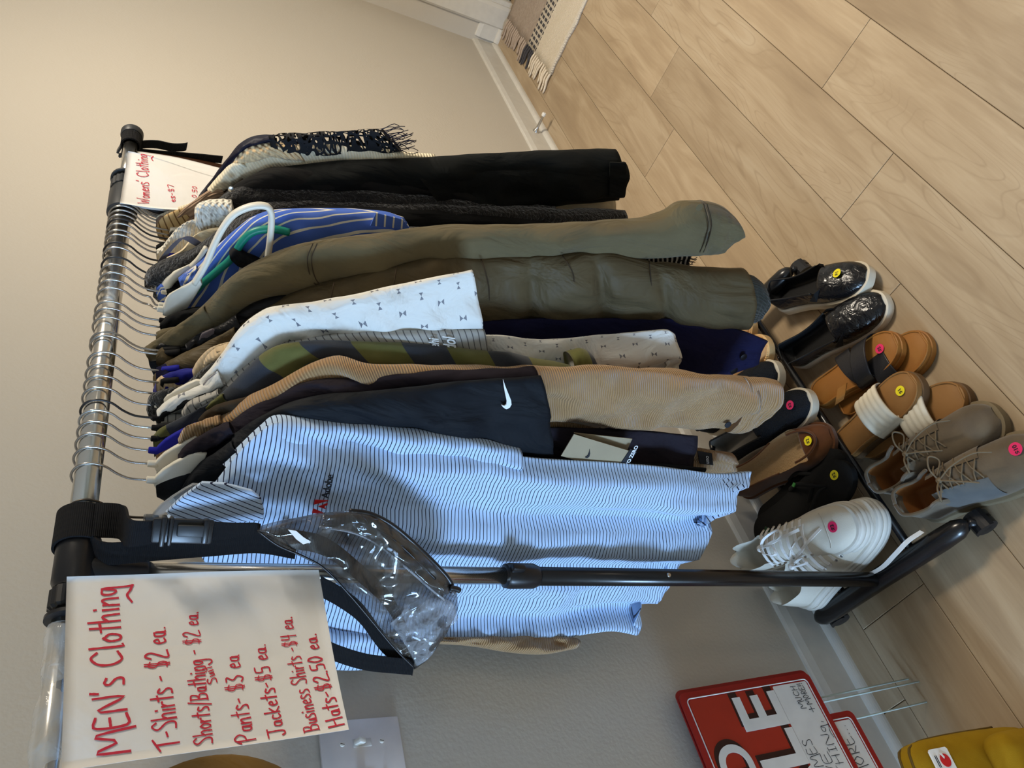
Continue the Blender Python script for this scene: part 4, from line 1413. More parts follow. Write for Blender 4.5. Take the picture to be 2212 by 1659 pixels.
g = Garment('taupe_blouse', 'taupe ribbed top with an open sleeve cuff', 'shirt', 462, k=-0.05)
g.sleeve(F_TAUPE, [(345, 510), (362, 480), (395, 450), (430, 425), (460, 408), (480, 405)], [(362, 518), (385, 495), (420, 470), (450, 452), (480, 438), (500, 428)], dep=0.012, f=0.01, name='sleeve', n=36)
g.sleeve(F_MAUVE, [(470, 415), (500, 395), (530, 365), (570, 348), (620, 344), (690, 349)], [(490, 440), (530, 430), (570, 410), (610, 395), (650, 380), (692, 368)], dep=0.014, name='shoulder', n=36)
g.body(F_MAUVE, hem=0.95, O=[(400, 480), (450, 450), (520, 430), (620, 430), (760, 430)], I=[(400, 510), (450, 540), (520, 560), (620, 560), (760, 550)], dep=0.007)
hanger(459, 'pale hooked hanger holding the taupe ribbed top', M_HWHITE, k=-0.05)

g = Garment('cream_blouse', 'cream ribbed long sleeved top', 'shirt', 456, k=-0.03)
g.sleeve(F_CREAM, [(448, 408), (475, 375), (500, 350), (520, 343)], [(475, 412), (500, 400), (525, 380), (545, 360)], dep=0.012, f=0.006, name='collar', n=20)
g.sleeve(F_CREAM, [(505, 358), (530, 335), (570, 322), (640, 316), (745, 314), (830, 322), (940, 336)], [(545, 395), (580, 385), (620, 375), (680, 370), (760, 370), (850, 372), (945, 374)], dep=0.016, n=48)
g.body(F_CREAM, hem=0.9, O=[(430, 430), (480, 410), (540, 390), (640, 380), (800, 380)], I=[(430, 460), (480, 490), (540, 510), (640, 520), (800, 510)], dep=0.006)
hanger(453, 'pale hooked hanger holding the cream ribbed top', M_HWHITE, k=-0.03)

g = Garment('beige_sweater', 'beige open knit sweater', 'sweater', 453, k=0.0)
g.sleeve(F_BEIGEK, [(435, 425), (470, 385), (500, 345), (530, 318), (560, 309), (590, 307), (640, 315)], [(460, 425), (495, 400), (525, 370), (555, 350), (585, 342), (620, 342), (660, 345)], dep=0.014, name='shoulder', n=36)
hanger(450, 'pale hooked hanger holding the beige open knit sweater', M_HWHITE, k=0.0)


def lace_mat():
    M = Mat('black_lace', (12, 12, 16), 0.8, 0.3)
    v = M.new('TexVoronoi')
    v.inputs['Scale'].default_value = 95
    v.feature = 'DISTANCE_TO_EDGE'
    M.link(M.vec(uvm=True), v.inputs['Vector'])
    d = S(M.nt, v.outputs[0])
    big = M.noise(45, M.vec(uvm=True))
    M.link((d.lt(0.13)+big.lt(0.44)).m('MINIMUM', 1.0), M.b.inputs['Alpha'])
    return M.m


g = Garment('lace_blouse', 'black lace top with fringed sleeve hem at the far end', 'shirt', 449, k=0.02)
F_LACE = lace_mat()
F_NAVYS = cloth('dark_navy_satin', (16, 16, 34), 0.5)
g.sleeve(F_NAVYS, [(428, 428), (460, 385), (490, 345), (520, 315), (550, 300), (590, 293)], [(440, 432), (472, 395), (502, 355), (530, 330), (560, 318), (595, 312)], dep=0.012, name='shoulder', n=36)
g.sleeve(F_LACE, [(580, 294), (640, 291), (720, 286), (780, 281), (824, 279)], [(590, 330), (650, 330), (730, 332), (800, 330), (868, 326)], dep=0.012, name='lace_sleeve', n=40, tip=False)
rf = random.Random(11)
for i in range(26):
    a = i/25
    p0 = g.p((822+44*a, 279+46*a), 0.006*sin(i*2.1))
    p1 = p0+Vector((rf.uniform(-0.008, 0.008), rf.uniform(-0.02, 0.0), -0.016+rf.uniform(-0.006, 0.004)))
    p2 = p1+Vector((rf.uniform(-0.006, 0.006), rf.uniform(-0.010, 0.004), -0.012))
    tube('fringe_strand', [p0, p1, p2], 0.0007, F_NAVYS, g.t, 5, 8)
hanger(447, 'dark hooked hanger holding the black lace top', M_HBLACK, k=0.02)

g = Garment('crochet_blouse', 'black and white crochet hem peeking between the olive jacket sleeves', 'shirt', 690, k=-0.12)
M_CRO = stripe_mat('black_white_crochet', (20, 20, 22), (220, 214, 200), 0.009, 0.4, 0.0, 'v', 1.0)
g.body(M_CRO, neck=False, O=[(800, 600), (1000, 590), (1200, 575), (1400, 556), (1492, 546)], I=[(800, 700), (1000, 690), (1200, 680), (1400, 660), (1480, 640)], dep=0.006)
for i in range(12):
    p0 = g.p((1490-i*0.8, 545+i*2.6), 0.005)
    tube('fringe_strand', [p0, p0+Vector((rf.uniform(-0.004, 0.004), -0.004+i*0.0008, -0.010)), p0+Vector((rf.uniform(-0.004, 0.004), -0.009+i*0.001, -0.017))], 0.0007, F_NAVYS, g.t, 5, 6)
hanger(690, 'slim hanger holding the crochet top', M_HBLACK, k=-0.12)

# ================================================================ papers with marker handwriting
GL = {
 'M': (0.95, [[(0.0, 0), (0.12, 1), (0.45, 0.35), (0.8, 1.02), (0.95, -0.2)]]),
 'E': (0.6, [[(0.5, 0.95), (0.08, 0.97), (0.06, 0), (0.55, 0.03)], [(0.07, 0.5), (0.42, 0.52)]]),
 'N': (0.75, [[(0.05, 0), (0.1, 0.9), (0.6, 0.05), (0.68, 1)]]),
 "'": (0.25, [[(0.1, 1.05), (0.06, 0.85)]]),
 's': (0.42, [[(0.36, 0.55), (0.15, 0.62), (0.08, 0.45), (0.32, 0.25), (0.3, 0.05), (0.05, 0.02)]]),
 'C': (0.75, [[(0.68, 0.8), (0.45, 0.98), (0.15, 0.75), (0.08, 0.35), (0.3, 0.02), (0.68, 0.15)]]),
 'l': (0.25, [[(0.1, 1.0), (0.1, 0.0), (0.2, -0.03)]]),
 'o': (0.46, [[(0.22, 0.55), (0.06, 0.35), (0.12, 0.05), (0.32, 0.05), (0.4, 0.35), (0.22, 0.55)]]),
 't': (0.4, [[(0.2, 0.95), (0.16, 0.02)], [(0.0, 0.62), (0.38, 0.66)]]),
 'h': (0.46, [[(0.06, 1.0), (0.05, 0.0)], [(0.05, 0.35), (0.25, 0.55), (0.36, 0.45), (0.38, 0.0)]]),
 'i': (0.22, [[(0.1, 0.5), (0.1, 0.02)], [(0.12, 0.78), (0.13, 0.73)]]),
 'n': (0.46, [[(0.06, 0.5), (0.05, 0.0)], [(0.05, 0.3), (0.25, 0.52), (0.36, 0.42), (0.38, 0.0)]]),
 'g': (0.5, [[(0.38, 0.5), (0.12, 0.5), (0.06, 0.2), (0.25, 0.05), (0.4, 0.48), (0.42, -0.35), (0.2, -0.5), (-0.05, -0.3)]]),
 'G': (0.5, [[(0.36, 0.5), (0.12, 0.5), (0.06, 0.2), (0.25, 0.05), (0.38, 0.48), (0.42, -0.32), (0.46, -0.52)], [(0.46, -0.52), (0.2, -0.42), (-0.05, -0.32), (-0.4, -0.45)]]),
 'T': (0.7, [[(0.0, 0.78), (0.72, 1.05)], [(0.38, 0.92), (0.34, 0.0)]]),
 '-': (0.4, [[(0.06, 0.42), (0.32, 0.45)]]),
 'S': (0.6, [[(0.52, 0.85), (0.3, 1.0), (0.08, 0.78), (0.45, 0.4), (0.42, 0.05), (0.05, 0.05)]]),
 'r': (0.36, [[(0.06, 0.52), (0.06, 0.0)], [(0.06, 0.3), (0.2, 0.5), (0.34, 0.5)]]),
 '$': (0.6, [[(0.52, 0.8), (0.2, 0.9), (0.12, 0.6), (0.48, 0.4), (0.42, 0.12), (0.08, 0.12)], [(0.25, 1.05), (0.22, 0.0)], [(0.4, 1.05), (0.37, 0.0)]]),
 '2': (0.6, [[(0.08, 0.75), (0.3, 1.0), (0.48, 0.75), (0.08, 0.05), (0.6, 0.05)]]),
 'e': (0.46, [[(0.08, 0.3), (0.36, 0.36), (0.26, 0.55), (0.08, 0.35), (0.14, 0.05), (0.42, 0.1)]]),
 'a': (0.48, [[(0.36, 0.48), (0.12, 0.45), (0.08, 0.12), (0.28, 0.05), (0.38, 0.48), (0.4, 0.05), (0.46, 0.02)]]),
 '.': (0.22, [[(0.1, 0.03), (0.12, 0.0)]]),
 '/': (0.4, [[(0.32, 1.1), (0.05, -0.15)]]),
 'B': (0.6, [[(0.1, 0.95), (0.08, 0.0)], [(0.02, 0.95), (0.42, 0.9), (0.35, 0.55), (0.1, 0.5), (0.5, 0.4), (0.45, 0.05), (0.02, 0.0)]]),
 'u': (0.46, [[(0.06, 0.5), (0.1, 0.08), (0.28, 0.05), (0.38, 0.5), (0.4, 0.02)]]),
 'P': (0.65, [[(0.15, 0.85), (0.12, -0.05)], [(0.0, 0.7), (0.3, 0.98), (0.58, 0.75), (0.4, 0.45), (0.12, 0.4)]]),
 'J': (0.6, [[(0.0, 0.98), (0.58, 1.0)], [(0.4, 1.0), (0.36, 0.1), (0.15, -0.02), (0.05, 0.15)]]),
 'c': (0.42, [[(0.36, 0.45), (0.15, 0.52), (0.06, 0.25), (0.18, 0.03), (0.38, 0.1)]]),
 'k': (0.45, [[(0.06, 0.95), (0.05, 0.0)], [(0.38, 0.6), (0.07, 0.28), (0.42, 0.0)]]),
 'H': (0.7, [[(0.08, 0.95), (0.05, 0.0)], [(0.56, 0.98), (0.55, 0.0)], [(0.06, 0.48), (0.56, 0.52)]]),
 '0': (0.55, [[(0.25, 0.95), (0.08, 0.5), (0.2, 0.05), (0.45, 0.4), (0.4, 0.85), (0.25, 0.95)]]),
 '5': (0.55, [[(0.5, 0.95), (0.15, 0.92), (0.12, 0.55), (0.42, 0.5), (0.4, 0.08), (0.08, 0.05)]]),
 '3': (0.55, [[(0.1, 0.9), (0.42, 0.85), (0.2, 0.55), (0.46, 0.3), (0.3, 0.02), (0.05, 0.1)]]),
 '4': (0.6, [[(0.12, 1.0), (0.1, 0.5), (0.5, 0.52)], [(0.45, 1.0), (0.42, 0.0)]]),
 '7': (0.5, [[(0.05, 0.92), (0.45, 0.95), (0.2, 0.0)]]),
 '1': (0.3, [[(0.12, 0.95), (0.1, 0.0)]]),
 'W': (0.9, [[(0.0, 1.0), (0.2, 0.0), (0.42, 0.75), (0.62, 0.0), (0.85, 1.05)]]),
 'm': (0.62, [[(0.05, 0.5), (0.05, 0.0)], [(0.05, 0.35), (0.2, 0.5), (0.28, 0.0)], [(0.28, 0.35), (0.45, 0.5), (0.55, 0.0)]]),
 'w': (0.6, [[(0.02, 0.5), (0.15, 0.02), (0.3, 0.4), (0.42, 0.02), (0.58, 0.52)]]),
 'O': (0.7, [[(0.32, 0.98), (0.06, 0.5), (0.3, 0.02), (0.6, 0.45), (0.32, 0.98)]]),
 'D': (0.65, [[(0.1, 0.95), (0.1, 0.02), (0.5, 0.2), (0.52, 0.75), (0.05, 0.97)]]),
 'R': (0.62, [[(0.1, 0.0), (0.12, 0.95), (0.45, 0.8), (0.4, 0.5), (0.12, 0.45), (0.55, 0.0)]]),
 'I': (0.35, [[(0.16, 0.95), (0.16, 0.0)], [(0.02, 0.95), (0.3, 0.95)], [(0.02, 0.0), (0.3, 0.0)]]),
 'V': (0.6, [[(0.02, 1.0), (0.28, 0.0), (0.56, 1.0)]]),
 'L': (0.5, [[(0.08, 1.0), (0.08, 0.02), (0.45, 0.03)]]),
 'U': (0.6, [[(0.06, 1.0), (0.12, 0.1), (0.4, 0.08), (0.5, 1.0)]]),
 '!': (0.25, [[(0.12, 1.0), (0.1, 0.3)], [(0.1, 0.05), (0.11, 0.0)]]),
 ',': (0.25, [[(0.12, 0.08), (0.05, -0.15)]]),
 '&': (0.5, [[(0.25, 0.8), (0.25, 0.1)], [(0.05, 0.45), (0.45, 0.45)]]),
 'A': (0.65, [[(0.0, 0.0), (0.3, 1.0), (0.58, 0.0)], [(0.12, 0.38), (0.46, 0.38)]]),
 ' ': (0.35, []),
}


def handwrite(name, txt, a, b, h, wd, surf, m, parent, adv=0.06, seed=1):
    """marker strokes from a to b (surface coordinates), cap height h, stroke half width wd; surf(s,t) -> point, normal"""
    rr = random.Random(seed)
    tot = sum(GL[c][0]+adv for c in txt)
    a, b = Vector(a).to_2d(), Vector(b).to_2d()
    xd = b-a
    L = xd.length
    xd = xd.normalized()
    yd = Vector((-xd.y, xd.x))
    sc = L/tot
    V, F = [], []
    cx = 0.0
    for c in txt:
        w, st = GL[c]
        for pl in st:
            pts = [Vector((cx+p[0]+rr.uniform(-0.015, 0.015), p[1]+rr.uniform(-0.015, 0.015), 0)) for p in pl]
            n = max(3, 5*(len(pts)-1)+1)
            rs = resample(pts, n) if len(pts) > 2 else [pts[0].lerp(pts[1], i/(n-1)) for i in range(n)]
            q = [a+xd*(p.x*sc)+yd*(p.y*h) for p in rs]
            base = len(V)
            for i, p in enumerate(q):
                d = (q[min(i+1, n-1)]-q[max(i-1, 0)])
                d = d.normalized() if d.length > 1e-9 else xd
                nn = Vector((-d.y, d.x))
                wv = wd*(0.62+0.25*rr.random())*(0.7 if c == '$' else 1)
                for sg in (1, -1):
                    e = p+nn*(wv*sg)+(d*(wv*0.8)*(-1 if i == 0 else (1 if i == n-1 else 0)))
                    V.append(surf(e.x, e.y))
            for i in range(n-1):
                F.append((base+2*i, base+2*i+1, base+2*i+3, base+2*i+2))
        cx += w+adv
    return mesh_obj(name, V, F, m, parent, smooth=False)


M_PAPER = Mat('white_copy_paper', (236, 234, 230), 0.8, 0.2)
M_PAPER.bump(M_PAPER.noise(14, dist=0.8), 0.35, 0.008)
M_PAPER = M_PAPER.m
M_RED = plain('red_marker_ink', (206, 38, 62), 0.7)


def paper_sheet(name, parent, surf, n=24, th=0.0004):
    V, F = [], []
    for s in (0, 1):
        for i in range(n+1):
            for j in range(n+1):
                p, nn = surf(i/n, j/n, True)
                V.append(p-nn*(th*s))
    k = (n+1)**2
    for i in range(n):
        for j in range(n):
            a = i*(n+1)+j
            F.append((a, a+n+1, a+n+2, a+1))
            F.append((k+a, k+a+1, k+a+n+2, k+a+n+1))
    ring = [i*(n+1) for i in range(n)]+[n*(n+1)+j for j in range(n)]+[i*(n+1)+n for i in range(n, 0, -1)]+[j for j in range(n, 0, -1)]
    for a, b in zip(ring, ring[1:]+ring[:1]):
        F.append((a, b, k+b, k+a))
    return mesh_obj(name, V, F, M_PAPER, parent)


# men's list on the near extension bar
YP = 0.872
TL, TR, BR, BL = [at_y(*q, YP) for q in ((133, 1662), (145, 1240), (688, 1232), (748, 1585))]


def men_surf(a, b, full=False, lift=0.0):
    p = TL.lerp(TR, a).lerp(BL.lerp(BR, a), b)
    dy = -0.012*b*b*(1-a)**2*2.0-0.003*sin(a*5+b*3)+0.010*(1-b)**3+0.004*sin(b*7)*(a-0.5)
    d = ray(0, 0)
    dirv = (p-Vector((0, 0, CAM_H)))
    p = p+Vector((0, dy, 0))+Vector((dirv.x/dirv.y*dy, 0, dirv.z/dirv.y*dy))*0.6
    if full:
        return p, Vector((0, -1, 0))
    return p+Vector((0, -0.0009, 0))


def men_ab(px, py):
    w = at_y(px, py, YP)
    # invert the bilinear patch
    a, b = 0.5, 0.5
    for _ in range(12):
        p = TL.lerp(TR, a).lerp(BL.lerp(BR, a), b)
        e = w-p
        da = (TR-TL).lerp(BR-BL, b)
        db = BL.lerp(BR, a)-TL.lerp(TR, a)
        det = da.x*db.z-da.z*db.x
        a += (e.x*db.z-e.z*db.x)/det
        b += (da.x*e.z-da.z*e.x)/det
    return a, b


t = thing('price_sign', "white paper sign headed MEN'S Clothing in red marker taped to the near bar", 'sign', (TL+TR)/2, 'handwritten price signs')
paper_sheet('paper', t, men_surf)
ZX = lambda zx, zy: men_ab(zx*0.3617, 1100+zy*0.3617)
PWid, PHei = 0.216, 0.28
msurf = lambda x, y: men_surf(x/PWid, -y/PHei)


def mline(txt, s, e, hz, wd, seed):
    a, b = ZX(*s), ZX(*e)
    top = ZX(s[0]-hz, s[1])
    h = abs(b[1]-b[1]+(a[1]-top[1]))*PHei
    handwrite('lettering', txt, (a[0]*PWid, -a[1]*PHei), (b[0]*PWid, -b[1]*PHei), h, wd, msurf, M_RED, t, seed=seed)


for i, (tx, s, e, hz, wd) in enumerate((
        ("MEN's ClothinG", (775, 1445), (700, 440), 205, 0.0017),
        ('T-Shirts - $2 ea.', (1070, 1430), (985, 690), 150, 0.0013),
        ('Shorts/Bathing - $2 ea.', (1268, 1405), (1180, 605), 112, 0.0011),
        ('Suit', (1298, 1035), (1258, 925), 58, 0.0009),
        ('Pants- $3 ea', (1515, 1395), (1425, 865), 118, 0.0011),
        ('Jackets-$5 ea.', (1695, 1360), (1580, 800), 100, 0.0011),
        ('Business Shirts -$4 ea.', (1895, 1335), (1738, 640), 96, 0.0010),
        ('Hats-$2.50 ea.', (2040, 1310), (1880, 740), 98, 0.0012))):
    mline(tx, s, e, hz, wd, i+3)

# women's list on the far extension bar
XW = lambda q, f=0.0: at_x(q[0], q[1], 1.455-f, -0.0)
YW = 0.848
wTL, wTR, wBR, wBL = [at_y(*q, YW) for q in ((259, 438), (276, 329), (520, 392), (500, 462))]


def wom_surf(a, b, full=False):
    p = wTL.lerp(wTR, a).lerp(wBL.lerp(wBR, a), b)+Vector((0, 0.004*sin(a*4+b*5), 0))
    return (p, Vector((0, -1, 0))) if full else p+Vector((0, -0.0009, 0))


def wab(px, py):
    w = at_y(px, py, YW)
    a, b = 0.5, 0.5
    for _ in range(12):
        p = wTL.lerp(wTR, a).lerp(wBL.lerp(wBR, a), b)
        e = w-p
        da = (wTR-wTL).lerp(wBR-wBL, b)
        db = wBL.lerp(wBR, a)-wTL.lerp(wTR, a)
        det = da.x*db.z-da.z*db.x
        a += (e.x*db.z-e.z*db.x)/det
        b += (da.x*e.z-da.z*e.x)/det
    return a, b


t = thing('price_sign', "white paper sign headed Womens' Clothing in red marker on the far bar end", 'sign', (wTL+wTR)/2, 'handwritten price signs')
paper_sheet('paper', t, wom_surf)
wlen = (wTR-wTL).length
whei = (wBL-wTL).length
wsurf = lambda x, y: wom_surf(x/wlen, -y/whei)
for tx, s, e, hpx, wd in (("Womens' ClothinG", (324, 437), (317, 338), 26, 0.0011), ('es-$7', (379, 436), (374, 402), 13, 0.0009), ('0.50', (424, 432), (425, 406), 11, 0.0009)):
    a, b = wab(*s), wab(*e)
    top = wab(s[0]-hpx, s[1])
    handwrite('lettering', tx, (a[0]*wlen, -a[1]*whei), (b[0]*wlen, -b[1]*whei), abs(a[1]-top[1])*whei, wd, wsurf, M_RED, t, seed=5)
# two more sheets behind it, one turned towards the camera's left
t = thing('paper_sheet', "blank white sheet hanging behind the Womens' Clothing sign", 'paper', at_y(330, 330, 0.862))
q4 = [at_y(*q, 0.862) for q in ((300, 400), (297, 326), (480, 362), (480, 420))]
paper_sheet('paper', t, lambda a, b, full=False: (q4[0].lerp(q4[1], a).lerp(q4[3].lerp(q4[2], a), b)+Vector((0, 0.003*sin(3*a+4*b), 0)), Vector((0, -1, 0))))
t = thing('paper_sheet', "white sheet folded back on the left side of the Womens' Clothing sign", 'paper', at_y(259, 440, 0.852))
q5 = [at_y(258, 444, 0.871), at_y(259, 438, 0.852), at_y(410, 448, 0.852), at_y(400, 462, 0.871)]
paper_sheet('paper', t, lambda a, b, full=False: (q5[0].lerp(q5[1], a).lerp(q5[3].lerp(q5[2], a), b), Vector((-0.8, -0.6, 0))), 8)

# ================================================================ clear waist bag on its webbing strap
M_PVC = Mat('clear_pvc', (92, 86, 82), 0.06, 0.7)
M_PVC.b.inputs['Alpha'].default_value = 0.5
M_PVC.b.inputs['Coat Weight'].default_value = 0.6
M_PVC.b.inputs['Coat Roughness'].default_value = 0.04
M_PVC.bump(M_PVC.noise(11, dist=2.0, detail=1), 0.65, 0.03)
_n = M_PVC.noise(7, M_PVC.vec(scale=(1.5, 1.5, 0.7)), 3, 2.5)
M_PVC.link((_n*2.6-0.75).m('MAXIMUM', 0.45).m('MINIMUM', 0.86), M_PVC.b.inputs['Alpha'])  # opacity streaks stand in for reflections on the plastic
M_PVC.color(M_PVC.mix(M_PVC.noise(13, dist=2.5), (18, 17, 16), (88, 82, 76)))
M_PVC = M_PVC.m
M_PVC2 = Mat('clear_pvc_edge', (205, 208, 214), 0.08, 0.7)
M_PVC2.b.inputs['Alpha'].default_value = 0.28
M_PVC2.bump(M_PVC2.noise(30, dist=2), 1.0, 0.01)
M_PVC2 = M_PVC2.m
BX, BK = 0.525, -0.8
bp = lambda q, f=0.0: at_x(q[0], q[1], BX-f*1.28, BK)
BNRM = Vector((1, 0.8, 0)).normalized()
BH = Vector((-0.8, 1, 0)).normalized()
bag = thing('clear_bag', 'clear plastic waist bag with black piping hanging from a black strap', 'bag', bp((555, 1140)))
strip('bag_body', [bp(q) for q in ((555, 1139), (640, 1119), (710, 1108), (775, 1106), (840, 1134), (905, 1190), (955, 1240), (985, 1275), (988, 1310))],
      [bp(q) for q in ((556, 1147), (600, 1178), (655, 1202), (700, 1228), (755, 1285), (800, 1338), (832, 1375), (868, 1414), (896, 1444))],
      lambda q: 0.004+0.022*sin(pi*min(1, q*1.1+0.02)*0.9), M_PVC, bag, nrm=BNRM, n=70, seg=44, noise=0.004, tip=False)
strip('top_gusset', [bp(q, 0.012) for q in ((700, 1106), (780, 1104), (845, 1132), (910, 1188), (965, 1245), (978, 1268))],
      [bp(q, 0.022) for q in ((690, 1140), (760, 1150), (815, 1175), (875, 1222), (930, 1270), (955, 1290))], 0.006, M_PVC, bag, nrm=BNRM, n=40, seg=24, noise=0.002)
tube('piping', [bp(q, 0.014) for q in ((755, 1103), (800, 1110), (850, 1136), (910, 1188), (962, 1242), (977, 1268), (970, 1278))], 0.0032, M_BLACKP, bag, 10, 50)
tube('piping', [bp(q, 0.02) for q in ((690, 1138), (760, 1150), (815, 1176), (875, 1224), (930, 1272), (960, 1296))], 0.0016, M_PVC2, bag, 8, 40)
tube('piping', [bp(q, 0.012) for q in ((556, 1146), (600, 1178), (655, 1202), (700, 1228), (755, 1285), (800, 1338), (850, 1398), (896, 1444))], 0.0014, M_BLACKP, bag, 8, 50)
tube('zipper', [bp(q, 0.021) for q in ((800, 1135), (850, 1165), (905, 1215), (940, 1250))], 0.003, M_BLACKP, bag, 8, 40, flat=0.5)
tube('zip_pull', [bp(q, 0.018) for q in ((972, 1270), (985, 1272), (993, 1276))], 0.004, M_BLACKP, bag, 8, 8)
strip('loose_wrap', [bp(q, 0.008) for q in ((880, 1290), (930, 1290), (975, 1300), (988, 1330))], [bp(q, 0.008) for q in ((840, 1345), (860, 1370), (885, 1410), (900, 1440))], 0.008, M_PVC2, bag, nrm=BNRM, n=30, seg=24, noise=0.004, tip=False)
prism('white_tag', [bp(q, 0.026) for q in ((622, 1144), (640, 1147), (655, 1160), (672, 1171), (655, 1176), (640, 1165))], BNRM*0.0006, M_PAPER, bag)
ribbon('inner_strap', [bp(q, -0.004) for q in ((600, 1160), (700, 1180), (780, 1240), (840, 1300), (880, 1380), (893, 1438))], BH*0.012, 0.002, M_WEB, bag)
ribbon('strap', [bp(q, -0.006) for q in ((690, 1265), (735, 1290), (780, 1325), (830, 1390), (893, 1440))], BH*0.013, 0.0025, M_WEB, bag)
ribbon('strap', [bp(q, 0.004) for q in ((690, 1393), (730, 1412), (790, 1430), (850, 1437), (893, 1441))], BH*0.011, 0.0025, M_WEB, bag)
# webbing looped over the corner fitting
ring = []
fc = Z(PN, BARZ)+BD*0.055
for i in range(25):
    a = -pi*0.15+i/24*pi*1.35
    ring.append(fc-BN*(cos(a)*0.0275)+Vector((0, 0, sin(a)*0.0275)))
ribbon('strap_loop', ring, BD*0.024, 0.003, M_WEB, bag, 40)
SP = lambda q, f=0.0: at_x(q[0], q[1], 0.60-f, -0.8)
low = fc-BN*0.0275+Vector((0, 0, -0.012))
ribbon('strap', [low, low+Vector((-0.002, 0, -0.03)), bp((280, 1152), -0.02), bp((345, 1148), -0.012)], lambda q: BD.lerp(BH*-1, min(1, q*1.6)).normalized()*(0.024-0.011*q), 0.003, M_WEB, bag)
ribbon('strap', [low+BD*-0.03+BN*0.012, bp((230, 1196), -0.04), bp((330, 1188), -0.03), bp((460, 1178), -0.02), bp((560, 1172), -0.012), bp((640, 1185), -0.008)], BH*0.0135, 0.003, M_WEB, bag)
bk = box('buckle', bp((395, 1147), 0.004), (0.007, 0.03, 0.068), M_BLACKP, bag, R=Matrix.Rotation(math.atan2(0.8, 1), 3, 'Z'), bev=0.003)
for q_, s_ in (((352, 1147), (0.012, 0.036, 0.006)), ((368, 1147), (0.012, 0.034, 0.005)), ((444, 1147), (0.011, 0.03, 0.007))):
    box('buckle_bar', bp(q_, 0.008), s_, M_BLACKP, bk, R=Matrix.Rotation(math.atan2(0.8, 1), 3, 'Z'), bev=0.002)
box('buckle_prong', bp((412, 1147), 0.010), (0.006, 0.014, 0.03), M_GREYP, bk, R=Matrix.Rotation(math.atan2(0.8, 1), 3, 'Z'), bev=0.002)
ribbon('strap', [bp((440, 1147), -0.002), bp((500, 1146), -0.002), bp((545, 1142), 0.0), bp((562, 1143), 0.002)], lambda q: BH*(0.0125-0.006*q), 0.0025, M_WEB, bag, 20)

# ================================================================ strap and buckle on the far bar end
M_BRLEA = plain('brown_leather', (104, 66, 42), 0.55, 0.35, 0, 0.3)
fs = thing('strap', 'black webbing strap with buckle and brown leather strap looped over the far bar end', 'strap', EXT_END)
EX, EK = 1.535, 0.0
ep = lambda q, f=0.0: at_x(q[0], q[1], EX-f, EK)
ring = []
fc = EXT_END-BD*0.012
for i in range(33):
    a = i/32*2*pi
    ring.append(fc-BN*(cos(a)*0.0165)+Vector((0, 0, sin(a)*0.0165)))
ribbon('strap_loop', ring, BD*0.017, 0.003, M_WEB, fs, 40)
EH = Vector((0, 1, 0))
ribbon('strap_tail', [ep(q) for q in ((262, 330), (282, 318), (310, 312), (340, 312), (370, 318), (395, 318), (404, 316))], EH*0.0085, 0.003, M_WEB, fs)
bk = ribbon('buckle', [ep(q, 0.006) for q in ((254, 328), (268, 306), (281, 296), (284, 300), (283, 316), (270, 332), (257, 336))], Vector((0.006, 0, 0)), 0.004, M_GREYP, fs)
ribbon('strap_lower', [ep(q) for q in ((290, 328), (330, 332), (380, 336), (430, 340), (480, 345))], EH*0.008, 0.003, M_WEB, fs)
ribbon('leather_strap', [ep(q, 0.004) for q in ((288, 336), (320, 336), (370, 342), (420, 350), (480, 362))], EH*0.0065, 0.003, M_BRLEA, fs)
lathe('bar_end_cap', EXT_END+BD*0.002, BD, [(0, 0.019), (0.004, 0.0205), (0.014, 0.0205), (0.016, 0.017)], M_GREYP, rack, 28)

# ================================================================ shoes
def smooth01(x):
    x = max(0.0, min(1.0, x))
    return x*x*(3-2*x)


def foot_w(t, wmax, heel=0.68, point=2.4):
    """half width of a sole along 0 heel .. 1 toe"""
    base = heel+(1-heel)*smooth01((t-0.2)/0.5)
    waist = 1-0.06*math.exp(-((t-0.38)/0.14)**2)
    e = 1.0
    if t < 0.13:
        e = sqrt(max(0.0, 1-((0.13-t)/0.13)**2))
    if t > 0.72:
        e = max(0.0, 1-((t-0.72)/0.28)**point)**(1/2.0)
    return wmax*base*waist*e


class Frame:
    """heel and toe positions on the support; local x = heel to toe, y = left, z = up"""

    def __init__(s, heel, toe, z=0.0, pitch=0.0, roll=0.0):
        h, t = Vector((*heel, z)), Vector((*toe, z))
        s.L = (t-h).length
        X = (t-h).normalized()
        Zv = Vector((0, 0, 1))
        X = (X*cos(pitch)+Zv*sin(pitch)).normalized()
        Y = Zv.cross(X).normalized()
        Zv = X.cross(Y)
        Y, Zv = Y*cos(roll)+Zv*sin(roll), Zv*cos(roll)-Y*sin(roll)
        s.o, s.X, s.Y, s.Z = h, X, Y, Zv

    def __call__(s, x, y, z):
        return s.o+s.X*(x*s.L)+s.Y*y+s.Z*z


